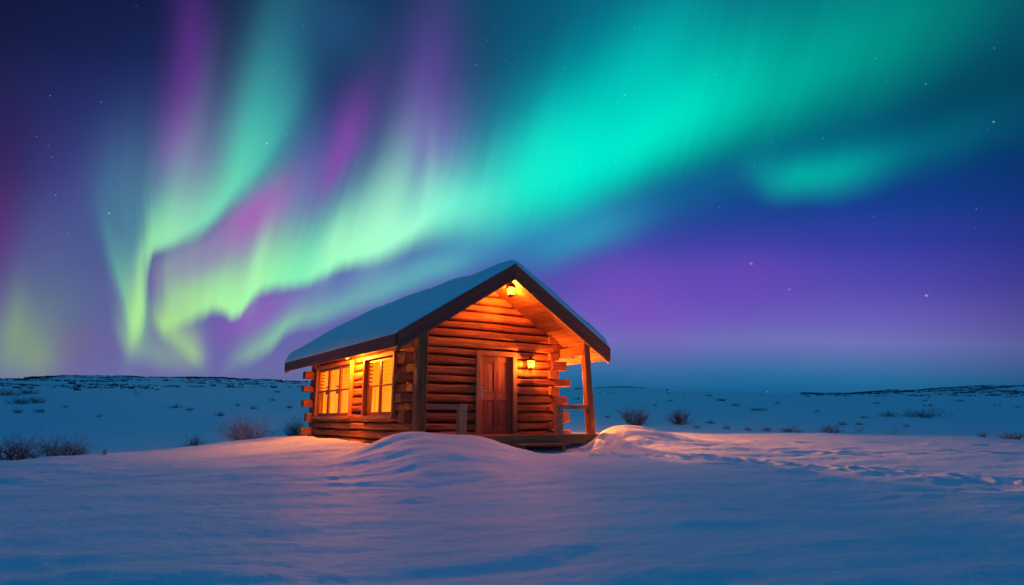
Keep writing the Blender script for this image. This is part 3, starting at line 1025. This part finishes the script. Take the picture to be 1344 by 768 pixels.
# eave fascias
for sx in (-1, 1):
    mb = MB()
    mb.timber((sx * (HE + .022), VB + .02, (ZE + SZ1) / 2 - .02), (sx * (HE + .022), VR - .02, (ZE + SZ1) / 2 - .02), 0.045, ZE - SZ1 + .03, rnd=0.006, amp=0.004)
    mb.build('fascia', M_BARGE, roof)


def snow_cap():
    """one blanket of snow over both slopes, thick on the back and thin at the gable boards"""
    nu, nv = 61, 110
    top, bot = [], []
    for i in range(nu):
        q = -1 + 2 * i / (nu - 1)
        uu = q * (HE + 0.05)
        for j in range(nv):
            t = j / (nv - 1)
            vv = VB - 0.015 + (VR + 0.04 - VB) * t
            eu, ev0, ev1 = (HE + 0.05) - abs(uu), vv - (VB - 0.015), VR + 0.025 - vv
            th = 0.19 if uu < 0 else 0.24
            th += 0.07 * sst(ev0, 1.5, 4.0) * (1 if uu < 0 else .6)
            fr = 0.42 if uu < 0 else 0.95
            th *= fr + (1 - fr) * min(1, max(0, ev0) / 0.9) ** 0.6
            th *= math.sqrt(min(1.0, max(0.0, ev0) / 0.06 + 0.1))
            e = min(min(1, eu / 0.16), min(1, ev1 / 0.2))
            th *= math.sqrt(max(0.0, 1 - (1 - max(e, 0)) ** 2))
            th += 0.055 * mnoise.noise(Vector((uu * 0.9, vv * 0.8, 2.0))) * min(1, th * 8) + 0.012 * mnoise.noise(Vector((uu * 3, vv * 2.4, 7.0))) * min(1, th * 8)
            rl = ZP - SL * math.sqrt(uu * uu + 0.03) + SL * 0.06
            base = ZP - SL * abs(uu) + 0.004
            top.append(Vector((uu, vv, max(base + 0.008, rl - 0.03 + max(th, 0.0)))))
            bot.append(Vector((uu, vv, base - 0.012)))
    me = bpy.data.meshes.new('snow_cap')
    v = top + bot
    N = nu * nv
    f = []
    for i in range(nu - 1):
        for j in range(nv - 1):
            a, b_, c, d = i * nv + j, (i + 1) * nv + j, (i + 1) * nv + j + 1, i * nv + j + 1
            f.append((a, b_, c, d)); f.append((N + a, N + d, N + c, N + b_))
    ring = [(i, 0) for i in range(nu)] + [(nu - 1, j) for j in range(1, nv)] + [(i, nv - 1) for i in range(nu - 2, -1, -1)] + [(0, j) for j in range(nv - 2, 0, -1)]
    for k in range(len(ring)):
        a = ring[k][0] * nv + ring[k][1]
        b_ = ring[(k + 1) % len(ring)]; b_ = b_[0] * nv + b_[1]
        f.append((a, N + a, N + b_, b_))
    me.from_pydata([tuple(p) for p in v], [], f)
    me.materials.append(M_ROOFSNOW)
    bm = bmesh.new(); bm.from_mesh(me); bmesh.ops.recalc_face_normals(bm, faces=bm.faces); bm.to_mesh(me); bm.free()
    me.shade_smooth()
    o = bpy.data.objects.new('snow_cap', me)
    COL.objects.link(o)
    o.parent = roof


snow_cap()

# door
d0, d1_, dz0, dz1 = DOOR
mb = MB()
dv0 = -0.115                                            # outer face of the door leaf
cw = d1_ - d0
mb.timber((d0 + cw / 2, dv0 + .035, dz0 + 0.03), (d0 + cw / 2, dv0 + .035, dz1 - .01), cw - 0.02, 0.03, up=(0, 1, 0), rnd=0.003)
for a, b_ in ((d0 + .012, d0 + .125), (d0 + cw / 2 - .055, d0 + cw / 2 + .055), (d1_ - .125, d1_ - .012)):
    mb.timber(((a + b_) / 2, dv0 + .01, dz0 + .03), ((a + b_) / 2, dv0 + .01, dz1 - .012), b_ - a, 0.022, up=(0, 1, 0), rnd=0.004)
for z0, z1 in ((dz0 + .03, dz0 + .24), (0.86, 1.04), (dz1 - .17, dz1 - .013)):
    for a, b_ in ((d0 + .126, d0 + cw / 2 - .056), (d0 + cw / 2 + .056, d1_ - .126)):
        mb.timber((a, dv0 + .011, (z0 + z1) / 2), (b_, dv0 + .011, (z0 + z1) / 2), 0.02, z1 - z0, rnd=0.004)
for z0, z1 in ((dz0 + .27, 0.83), (1.07, dz1 - .20)):  # raised fields, two planks each
    for a, b_ in ((d0 + .15, d0 + cw / 2 - .08), (d0 + cw / 2 + .08, d1_ - .15)):
        for c in (0.25, 0.75):
            x = a + (b_ - a) * c
            mb.timber((x, dv0 + .017, z0), (x, dv0 + .017, z1), (b_ - a) / 2 - .004, 0.014, up=(0, 1, 0), rnd=0.005)
door = mb.build('door', M_DOOR, cabin)
mb = MB()
tw = 0.125
mb.timber((d0 - tw / 2 + .004, -0.158, dz0 + .05), (d0 - tw / 2 + .004, -0.158, dz1 + .002), tw, 0.075, up=(0, 1, 0), rnd=0.008, amp=0.004)
mb.timber((d1_ + tw / 2 - .004, -0.158, dz0 + .05), (d1_ + tw / 2 - .004, -0.158, dz1 + .002), tw, 0.075, up=(0, 1, 0), rnd=0.008, amp=0.004)
mb.timber((d0 - tw + .0, -0.160, dz1 + .064), (d1_ + tw, -0.160, dz1 + .064), 0.08, 0.125, rnd=0.008, amp=0.004)
mb.timber((d0 - tw, -0.12, dz0 + .025), (d1_ + tw, -0.12, dz0 + .025), 0.22, 0.05, rnd=0.006)
for x in (d0 + .009, d1_ - .009):                      # reveals
    mb.timber((x, -0.04, dz0 + .05), (x, -0.04, dz1), 0.018, 0.10, up=(0, 1, 0), rnd=0.002)
mb.build('frame', M_TRIM, door)
mb = MB()
mb.timber((d0 + .075, dv0 - .008, 0.88), (d0 + .075, dv0 - .008, 1.20), 0.045, 0.012, up=(0, 1, 0), rnd=0.004)
mb.tube((d0 + .075, dv0 - .014, 1.09), (d0 + .075, dv0 - .065, 1.09), 0.013, 0.013, 8)
mb.tube((d0 + .070, dv0 - .06, 1.092), (d0 + .20, dv0 - .06, 1.082), 0.012, 0.009, 8)
mb.tube((d0 + .075, dv0 - .014, 0.93), (d0 + .075, dv0 - .032, 0.93), 0.018, 0.018, 10)
mb.build('handle', M_STEEL, door, smooth=False)

# windows in the left wall
WU = -HW                                                # outer wall face
for a, b_, z0, z1, nc in WINS:
    mb = MB()
    t = 0.095
    x = WU - 0.035
    L, Hh = b_ - a, z1 - z0
    mb.timber((x, a - t / 2 + .004, z0 - .002), (x, a - t / 2 + .004, z1 + .002), t, 0.11, up=(1, 0, 0), rnd=0.007, amp=0.003)
    mb.timber((x, b_ + t / 2 - .004, z0 - .002), (x, b_ + t / 2 - .004, z1 + .002), t, 0.11, up=(1, 0, 0), rnd=0.007, amp=0.003)
    mb.timber((x - .003, a - t, z1 + t / 2), (x - .003, b_ + t, z1 + t / 2), 0.115, t, rnd=0.007, amp=0.003)
    for y in (a + .01, b_ - .01):
        mb.timber((WU + .09, y, z0), (WU + .09, y, z1), 0.02, 0.16, up=(1, 0, 0), rnd=0.002)
    mb.timber((WU + .09, a + .021, z1 - .01), (WU + .09, b_ - .021, z1 - .01), 0.16, 0.02, rnd=0.002)
    win = mb.build('window', M_TRIM, cabin, label='wide three-light window' if nc == 3 else 'two-light window with four panes')
    mb = MB()
    mb.timber((x - .02, a - t - .02, z0 - .045), (x - .02, b_ + t + .02, z0 - .045), 0.15, 0.08, rnd=0.01, amp=0.003)
    mb.timber((WU + .095, a + .02, z0 + .012), (WU + .095, b_ - .02, z0 + .012), 0.15, 0.024, rnd=0.003)
    mb.build('sill', M_TRIM, win)
    # sash bars
    mb = MB()
    xs = WU + 0.02
    cwid = L / nc
    mid = z0 + Hh * 0.52
    for i in range(nc):
        c0, c1 = a + cwid * i, a + cwid * (i + 1)
        st = 0.085 if nc == 3 else 0.06
        for y in (c0 + st / 2 + .022 * (i == 0), c1 - st / 2 - .022 * (i == nc - 1)):
            mb.timber((xs, y, z0 + .025), (xs, y, z1 - .022), st, 0.05, up=(1, 0, 0), rnd=0.004)
        for zz, hh in ((z0 + .06, .07), (mid, .05), (z1 - .05, .055)):
            mb.timber((xs + .003, c0 + st, zz), (xs + .003, c1 - st, zz), 0.044, hh, rnd=0.004)
    mb.build('sash', M_DOOR, win)
    mb = MB()
    quad_panel(mb, [Vector((xs + .01, a + .03, z0 + .03)), Vector((xs + .01, b_ - .03, z0 + .03)), Vector((xs + .01, b_ - .03, z1 - .03)), Vector((xs + .01, a + .03, z1 - .03))], Vector((0.005, 0, 0)))
    mb.build('pane', M_GLASS, win)
    # slatted blind over the upper half
    mb = MB()
    zz = z1 - .02
    while zz > mid + 0.02:
        mb.timber((WU + .085, a - .05, zz), (WU + .085, b_ + .05, zz), 0.100, 0.005, up=(0.4, 0, 0.9), rnd=0.001)
        zz -= 0.105
    mb.timber((WU + .085, a + .023, mid + .01), (WU + .085, b_ - .023, mid + .01), 0.04, 0.03, rnd=0.003)
    mb.build('blind', M_BLIND, win)
    # gathered curtain behind
    n = int(L / 0.02)
    mb = MB()
    rings = []
    top, bt = [], []
    for i in range(n + 1):
        y = a - .10 + (L + .20) * i / n
        o_ = 0.020 * math.sin(y * 38 + 1.5 * math.sin(y * 7)) + 0.012 * math.sin(y * 15)
        top.append(Vector((WU + .185 + o_ * .6, y, z1 + .02))); bt.append(Vector((WU + .185 + o_, y, z0 - .02)))
    b0 = len(mb.v)
    for p, q in zip(top, bt):
        for w_ in (p, q): mb.v.append(w_); mb.g.append((w_.z, w_.y, 0))
    for i in range(n):
        mb.f.append((b0 + 2 * i, b0 + 2 * i + 1, b0 + 2 * i + 3, b0 + 2 * i + 2))
    mb.build('curtain', M_CURTAIN, win, smooth=True)
    if nc == 3:                                         # dark panels standing for unidentified silhouettes in the window
        for c0, wd, zt in ((a + cwid * 2 + .36, .30, .30), (a + cwid + .30, .36, .31), (a + .20, .34, .36)):
            mb = MB()
            mb.timber((WU + .125, c0, mid - .02 + .05), (WU + .125, c0 + wd, mid - .02 + .05), 0.02, zt * .8, rnd=0.004)
            mb.build('silhouette_panel', M_SILHOUETTE, win)

# porch
mb = MB()
nb = 11
for i in range(nb):
    v0 = -1.40 + 1.30 * i / nb
    v1 = -1.40 + 1.30 * (i + 1) / nb - .008
    mb.timber((-2.62, (v0 + v1) / 2, -0.02 + random.uniform(-.003, .003)), (2.62, (v0 + v1) / 2, -0.02 + random.uniform(-.003, .003)), v1 - v0, 0.04, rnd=0.005, amp=0.003)
deck = mb.build('porch_floor', M_FLOOR, cabin)
mb = MB()
mb.timber((-2.62, -1.375, -0.135), (2.62, -1.375, -0.135), 0.05, 0.19, rnd=0.006, amp=0.005)
for u in (-2.6, 2.6):
    mb.timber((u, -1.34, -0.135), (u, -.1, -0.135), 0.05, 0.19, rnd=0.006)
mb.build('rim_board', M_FLOOR, deck)
mb = MB()
mb.timber((-0.15, -1.60, -0.225), (1.35, -1.60, -0.225), 0.34, 0.06, rnd=0.012, amp=0.008)
for u in (0.0, 1.2):
    mb.timber((u, -1.60, -0.6), (u, -1.60, -0.255), 0.08, 0.28, up=(0, 1, 0))
mb.build('step', M_FLOOR, cabin)

mb = MB()
mb.timber((2.52, -1.20, -0.15), (2.36, -1.20, SZ0 - 2.36 * SS + .02), 0.20, 0.20, up=(0, 1, 0), rnd=0.035, amp=0.016, taper=0.92)
mb.build('post', M_POST, cabin)
mb = MB()
for k in range(3):
    mb.timber((-2.44 + (k - 1) * .088, -1.20 - (.012 if k == 1 else 0), -0.15), (-2.43 + (k - 1) * .082, -1.20 - (.012 if k == 1 else 0), SZ0 - 2.44 * SS + .03), 0.084, 0.22, up=(0, 1, 0), rnd=0.02, amp=0.006)
mb.build('post', M_POST, cabin, label='broad fluted corner post')
for sx in (-1, 1):
    mb = MB()
    mb.timber((sx * 2.36, VB + .12, 2.17), (sx * 2.36, 0.10, 2.17), 0.17, 0.24, rnd=0.02, amp=0.008)
    mb.build('beam', M_POST, cabin)
mb = MB()                                               # top wall log run out under the eave
mb.timber((HW - .2, -.02, 2.16), (2.98, -.02, 2.16), 0.2, 0.17, rnd=0.02, amp=0.008)
mb.build('plate_log', M_END, cabin)


def railing(u_post, u_end, z):
    mb = MB()
    mb.timber((u_end, -1.20, z - .055), (u_post + .0, -1.20, z - .055), 0.10, 0.11, rnd=0.012, amp=0.007)
    r_ = mb.build('railing', M_RAIL, cabin)
    mb = MB()
    mb.timber((u_post, -1.20, 0.0), (u_post + .01, -1.20, z + .015), 0.20, 0.16, up=(0, 1, 0), rnd=0.015, amp=0.007)
    mb.build('rail_post', M_RAIL, r_)


railing(-1.37, -2.32, 0.71)
railing(1.44, 2.42, 0.745)


# ------------------------------------------------------------------ the two lanterns
def lantern_body(par, c, w, h, back=False):
    """c = centre of the cage's bottom; a cage that widens upwards, capped"""
    c = Vector(c)
    wb, wt = w * 0.66, w
    mb = MB()
    for x, y in ((1, 1), (-1, 1), (-1, -1), (1, -1)):
        mb.tube(c + Vector((x * wb / 2, y * wb / 2, 0)), c + Vector((x * wt / 2, y * wt / 2, h)), 0.009, 0.009, 6)
    mb.frustum(c, wb + .03, wb + .03, -0.02, 0.0)
    mb.frustum(c, wb * .5, wb + .02, -0.045, -0.0201)
    mb.frustum(c, wt + .025, wt + .025, h, h + .016)
    mb.build('cage', M_IRON, par)
    mb = MB()
    mb.frustum(c, wt + .07, wt * .25, h + .0165, h + .075)
    mb.tube(c + Vector((0, 0, h + .075)), c + Vector((0, 0, h + .11)), 0.018, 0.008, 8)
    mb.build('cap', M_IRON, par)
    mb = MB()
    mb.frustum(c, wb - .006, wt - .008, 0.002, h - .002, cap=False)
    mb.build('glass', M_LGLASS, par)
    if back:
        mb = MB()
        mb.timber(c + Vector((0, wt / 2 + .012, -.01)), c + Vector((0, wt / 2 + .012, h + .02)), wt + .03, 0.006, up=(0, 1, 0), rnd=0.002)
        mb.build('light_shield', M_SHIELD, par)  # added behind the cage to cut the light falling on the wall
    mb = MB()
    m = c + Vector((0, 0, h * .45))
    rings = []
    for t in range(7):
        q = math.pi * (t + .5) / 7
        rings.append([m + Vector((.024 * math.sin(q) * math.cos(a), .024 * math.sin(q) * math.sin(a), -.04 * math.cos(q))) for a in [2 * math.pi * j / 8 for j in range(8)]])
    mb.loft(rings, list(range(7)))
    mb.build('bulb', M_BULB, par, smooth=True)
    return m


def lamp(par, loc, power, rad=0.05):
    ld = bpy.data.lights.new('lantern_light', 'POINT')
    ld.color = (1.0, 0.24, 0.02)
    ld.energy = power
    ld.shadow_soft_size = rad
    o = bpy.data.objects.new('lantern_light', ld)
    COL.objects.link(o)
    o.parent = par
    o.location = loc


wl = to_world(1.20, -0.19, 1.74)
wall_lantern = empty('wall_lantern', wl, CA, 'small black lantern fixed to the log wall beside the door', 'lantern')
mb = MB()
mb.timber((0, .055, -.02), (0, .055, .24), 0.09, 0.03, up=(0, 1, 0), rnd=0.006)
mb.tube((0, .05, .19), (0, -.16, .27), 0.011, 0.011, 8)
mb.tube((0, -.16, .272), (0, -.16, .235), 0.010, 0.010, 8)
mb.build('bracket', M_IRON, wall_lantern)
m_ = lantern_body(wall_lantern, (0, -.16, -.03), 0.17, 0.20, True)
lamp(wall_lantern, m_, 300.0)

gl_ = to_world(0.13, -1.0, 3.46)
gable_lantern = empty('gable_lantern', gl_, CA, 'bright lantern hanging under the peak of the porch roof', 'lantern')
mb = MB()
zt_ = SZ0 - 0.13 * SS - 3.46
mb.tube((0, 0, zt_), (0, 0, zt_ - .03), 0.05, 0.05, 10)
mb.tube((0, 0, zt_), (0, 0, .27), 0.010, 0.010, 8)
mb.build('mount', M_IRON, gable_lantern)
m_ = lantern_body(gable_lantern, (0, 0, .02), 0.17, 0.18)
lamp(gable_lantern, m_, 400.0)

def assumed_lamp(u, v, z, power, label, shade=0.06):
    """assumed small round lamp, added close under an eave for its light"""
    par = empty('assumed_eave_lamp', to_world(u, v, z), CA, label, 'lamp')
    zt = SZ0 - abs(u) * SS - z
    mb = MB()
    mb.tube((0, 0, zt), (0, 0, zt - .03), 0.07, 0.06, 12)
    mb.tube((0, 0, zt), (0, 0, .05), 0.012, 0.012, 8)
    mb.tube((0, 0, .085), (0, 0, .05), 0.03, shade, 14)  # when wide, an added dish that keeps the lamp's light off the soffit
    mb.build('mount', M_IRON, par)
    mb = MB()
    rings = []
    for t in range(9):
        q = math.pi * (t + .5) / 9
        rings.append([Vector((.06 * math.sin(q) * math.cos(a), .06 * math.sin(q) * math.sin(a), -.055 * math.cos(q))) for a in [2 * math.pi * j / 12 for j in range(12)]])
    mb.loft(rings, list(range(9)))
    mb.build('globe', M_LGLASS, par, smooth=True)
    lamp(par, (0, 0, 0), power, 0.04 if shade < 0.1 else 0.16)  # point light of the assumed lamp


assumed_lamp(-2.52, 3.45, 2.10, 520.0, 'assumed small round lamp tucked unseen under the eave between the two windows')  # fixture unseen, assumed from the glow on the wall top and snow
assumed_lamp(2.92, 2.40, 1.98, 7000.0, 'assumed small shaded lamp, added under the far right eave to light the snow beside the porch', 0.26)  # unseen lamp, added as a mirror of the left one to brighten the snow


# ------------------------------------------------------------------ shrubs
def shrub_mesh(name, seed, spread, height, stems, mat, thick=1.0, depth=3):
    """unit-size bare shrub: many twigs branching from the ground"""
    rg = random.Random(seed)
    V, Fc = [], []
    def seg(p0, p1, r0, r1):
        d = (p1 - p0).normalized()
        a = d.orthogonal().normalized()
        b_ = d.cross(a)
        k0 = len(V)
        for p, r_ in ((p0, r0), (p1, r1)):
            for j in range(3):
                t = 2 * math.pi * j / 3
                V.append(p + a * (r_ * math.cos(t)) + b_ * (r_ * math.sin(t)))
        for j in range(3):
            k = (j + 1) % 3
            Fc.append((k0 + j, k0 + k, k0 + 3 + k, k0 + 3 + j))
    def grow(p, d, L, r_, lev):
        n = 4 if lev == depth - 1 else 3
        for i in range(n):
            d = (d + Vector((rg.gauss(0, .26), rg.gauss(0, .26), rg.gauss(0.02, .2)))).normalized()
            q = p + d * (L / n)
            seg(p, q, r_, r_ * .82)
            r_ *= .82
            if lev > 0:
                for _ in range(rg.choice((1, 1, 2))):
                    a = Vector((rg.gauss(0, 1), rg.gauss(0, 1), rg.gauss(0.15, .7))).normalized()
                    grow(q, (d * .8 + a * 1.0).normalized(), L * rg.uniform(.38, .62), r_ * .7, lev - 1)
            p = q
    for _ in range(stems):
        a = rg.uniform(0, 2 * math.pi)
        t = rg.random() ** .7
        base = Vector((math.cos(a) * t * spread * .25, math.sin(a) * t * spread * .25, -0.08))
        d = Vector((math.cos(a) * t * spread * .9, math.sin(a) * t * spread * .9, height)).normalized()
        grow(base, d, rg.uniform(.55, .8) * math.hypot(height, spread * t * .6), 0.014 * thick, depth - 1)
    zs = max(v.z for v in V)
    xs = max(max(abs(v.x), abs(v.y)) for v in V)
    me = bpy.data.meshes.new(name)
    me.from_pydata([(v.x / (2 * xs), v.y / (2 * xs), v.z / zs) for v in V], [], Fc)
    me.materials.append(mat)
    return me


KINDS = {
    'bare': [shrub_mesh('bare_shrub', 11 + i, 1.2, 1.0, 40, M_TWIG, 1.1) for i in range(3)],
    'low': [shrub_mesh('low_shrub', 31 + i, 1.8, .8, 26, M_TWIG, 1.4, 3) for i in range(3)],
    'frost': [shrub_mesh('frosted_shrub', 51, 1.3, 1.0, 46, M_FROST, 1.1)],
    'thin': [shrub_mesh('sparse_shrub', 61, 1.0, 1.2, 6, M_TWIG, 0.8, 2)],
}
NAMES = {'bare': 'bare_shrub', 'low': 'low_shrub', 'frost': 'frosted_shrub', 'thin': 'sparse_shrub'}
srnd = random.Random(3)


def shrub(px, py, w, h, kind, label, group=None, rng_=None):
    """w, h in photo pixels at the spot where the sight line meets the ground (or at range rng_)"""
    if rng_ is None:
        p, rg_ = hit(px, py, 12.0)
    else:
        d = ray(px, py); k = rng_ / math.hypot(d.x, d.y)
        x, y = d.x * k, d.y * k
        p, rg_ = Vector((x, y, float(ground(np.array([x]), np.array([y]))[0]))), rng_
    me = srnd.choice(KINDS[kind])
    o = bpy.data.objects.new(NAMES[kind], me)
    COL.objects.link(o)
    o.location = p
    o.rotation_euler = (0, 0, srnd.uniform(0, 6.28))
    top = (CZ + ray(px, py - h).z / math.hypot(*ray(px, py - h).xy) * rg_) - p.z if rng_ is not None else h / F * rg_
    o.scale = (w * 1.15 / F * rg_, w * 1.15 / F * rg_, max(top, 0.2) * 1.2)
    tag(o, label, 'shrub', group)
    return o


shrub(18, 604, 76, 38, 'bare', 'large dark leafless shrub cut by the left frame edge just behind the snow crest', rng_=23.0)
shrub(84, 600, 66, 33, 'bare', 'dark rounded leafless shrub second from the left edge behind the snow crest', rng_=23.0)
shrub(324, 579, 104, 36, 'frost', 'wide frosted shrub glowing pink behind the knoll near the cabin', rng_=27.0)
shrub(386, 573, 38, 28, 'bare', 'thin dark shrub right beside the rear corner of the cabin', rng_=29.0)
shrub(256, 579, 30, 12, 'low', 'low dark shrub left of the wide frosted pink shrub', rng_=30.0)
shrub(834, 558, 54, 27, 'bare', 'taller rounded shrub nearest to the right of the porch post')
shrub(893, 557, 46, 20, 'bare', 'wide rounded shrub second to the right of the porch post')
shrub(1208, 548, 46, 12, 'low', 'dark wide low shrub standing alone toward the right edge of the plain')
shrub(1166, 547, 24, 8, 'low', 'small shrub just left of the dark wide low shrub')
shrub(1239, 548, 26, 10, 'thin', 'sparse upright shrub just right of the dark wide low shrub')
shrub(1090, 568, 36, 12, 'low', 'dark dense low shrub just beyond the right snow crest')
shrub(1038, 567, 40, 8, 'low', 'flat wide shrub left of the dark dense low shrub at the snow crest')
shrub(1172, 570, 26, 10, 'thin', 'wispy shrub rising behind the right snow crest')
shrub(1128, 568, 22, 8, 'thin', 'wispy shrub between the dense low shrub and the wispy rightmost one')
shrub(1331, 576, 40, 9, 'low', 'dark low shrub at the right frame edge on the snow crest')
shrub(48, 529, 26, 9, 'low', 'dark round shrub at the far end of the left patch of three')
shrub(25, 530, 34, 9, 'low', 'wide dark shrub in the middle of the left patch of three')
shrub(8, 519, 34, 9, 'low', 'dark shrub at the left frame edge below the far scrub')
shrub(37, 517, 32, 7, 'low', 'long low shrub just under the far scrub on the left')
shrub(181, 519, 20, 7, 'thin', 'small upright shrub alone high on the left plain')
lft = 'tiny shrub poking out of the open snow left of the cabin'
for px, py, w, h in [(231, 536, 17, 6), (249, 539, 15, 5), (289, 546, 17, 7), (333, 537, 14, 5), (379, 536, 14, 5), (23, 542, 17, 6), (52, 541, 19, 5), (137, 597, 6, 5), (86, 535, 9, 3), (312, 533, 10, 4), (358, 526, 10, 4), (130, 547, 8, 3)]:
    shrub(px, py, w, h, 'low', lft, 'tiny shrubs on the left plain')
rgt = 'tiny shrub scattered on the open snow right of the cabin'
for px, py, w, h in [(933, 556, 16, 6), (946, 526, 22, 4), (965, 533, 15, 5), (994, 539, 30, 5), (1006, 566, 18, 7), (1107, 558, 16, 5), (1127, 558, 12, 5), (1134, 549, 14, 4), (981, 565, 15, 6), (954, 563, 14, 6), (914, 562, 14, 5),
                     (1290, 574, 16, 5), (797, 548, 12, 4), (1072, 541, 10, 3), (1020, 530, 12, 3), (880, 527, 12, 3), (930, 520, 14, 3), (1060, 521, 12, 3), (1150, 530, 12, 3), (1260, 527, 12, 3), (1190, 560, 10, 3), (860, 533, 9, 3)]:
    shrub(px, py, w, h, 'low', rgt, 'tiny shrubs on the right plain')


# ------------------------------------------------------------------ far scrub and the wooded rim
def tufts(name, spots, mat, label, spike=False):
    V, Fc = [], []
    rg = random.Random(9)
    for x, y, z, w, h in spots:
        if spike:
            k0 = len(V)
            for lay in range(2):
                zb_, zt2, rr = z + h * (0.05 + .35 * lay), z + h * (.65 + .35 * lay), w * (.5 - .18 * lay)
                k0 = len(V)
                for j in range(5):
                    a = 2 * math.pi * j / 5 + lay
                    q = rr * rg.uniform(.7, 1.2)
                    V.append((x + q * math.cos(a), y + q * math.sin(a), zb_ + rg.uniform(-.1, .1) * h))
                V.append((x, y, zt2))
                for j in range(5):
                    Fc.append((k0 + j, k0 + (j + 1) % 5, k0 + 5))
        else:
            for _ in range(7):
                a = rg.uniform(0, 6.28)
                q = w * .5 * rg.random()
                cx, cy = x + q * math.cos(a), y + q * math.sin(a)
                hh = h * rg.uniform(.5, 1.1)
                dx, dy = rg.gauss(0, w * .25), rg.gauss(0, w * .25)
                b0 = w * .11
                k0 = len(V)
                V += [(cx - b0, cy, z - .1), (cx + b0, cy + b0, z - .1), (cx, cy - b0, z - .1), (cx + dx, cy + dy, z + hh)]
                Fc += [(k0, k0 + 1, k0 + 3), (k0 + 1, k0 + 2, k0 + 3), (k0 + 2, k0, k0 + 3)]
    me = bpy.data.meshes.new(name)
    me.from_pydata(V, [], Fc)
    me.materials.append(mat)
    o = bpy.data.objects.new(name, me)
    COL.objects.link(o)
    o['kind'] = 'stuff'
    o['label'] = label
    return o


rs = np.random.RandomState(2)


def scatter(n, a0, a1, r0, r1, dens, w, h):
    az = rs.uniform(a0, a1, n); r_ = np.sqrt(rs.uniform(r0 ** 2, r1 ** 2, n))
    x, y = r_ * np.sin(np.radians(az)), r_ * np.cos(np.radians(az))
    keep = rs.uniform(0, 1, n) < dens(az, r_, x, y)
    x, y, r_ = x[keep], y[keep], r_[keep]
    z = ground(x, y)
    k = rs.uniform(.6, 1.4, len(x))
    return [(a, b_, c, w * q, h * q) for a, b_, c, q in zip(x, y, z, k)]


trees = scatter(7500, -37, -14, 872, 903, lambda a, r_, x, y: np.clip(1.2 - np.abs(a + 28) / 16, .25, 1) * (perlin(a * .9, r_ * .01) > -.35), 2.6, 1.7)
trees += scatter(900, 5.5, 13.5, 840, 905, lambda a, r_, x, y: np.clip(1 - np.abs(a - 9) / 4, .1, 1), 3.0, 2.0)
tufts('treeline', trees, M_CONIFER, 'dark low woods along the far ridge', True)
scr = scatter(2400, -42, -14, 200, 800, lambda a, r_, x, y: np.clip((perlin(x / 60 + 4, y / 40) + .05) * 3, 0.02, 1) * np.clip((r_ - 170) / 350, .06, 1) * np.clip(1.3 - (a + 40) / 26, .1, 1), 3.4, 0.9)
scr += scatter(7000, 24, 44, 480, 895, lambda a, r_, x, y: np.clip((perlin(x / 80 + 1, y / 30) + .1) * 3, .03, 1) * np.clip((r_ - 450) / 320, .05, 1), 4.0, 0.9)
scr += scatter(1700, -42, -15, 105, 330, lambda a, r_, x, y: np.clip((perlin(x / 26 + 4, y / 18) + .02) * 3.5, 0.0, 1) * np.clip((r_ - 100) / 140, .05, 1) * np.clip(1.25 - (a + 42) / 20, .04, 1), 1.5, 0.42)
scr += scatter(900, -14, 40, 90, 500, lambda a, r_, x, y: np.clip((perlin(x / 22 + 7, y / 22) - .15) * 3, 0.0, .8), 1.1, 0.45)
tufts('far_scrub', scr, M_SCRUB, 'dark speckled heath scrub showing through the snow on the far slopes')
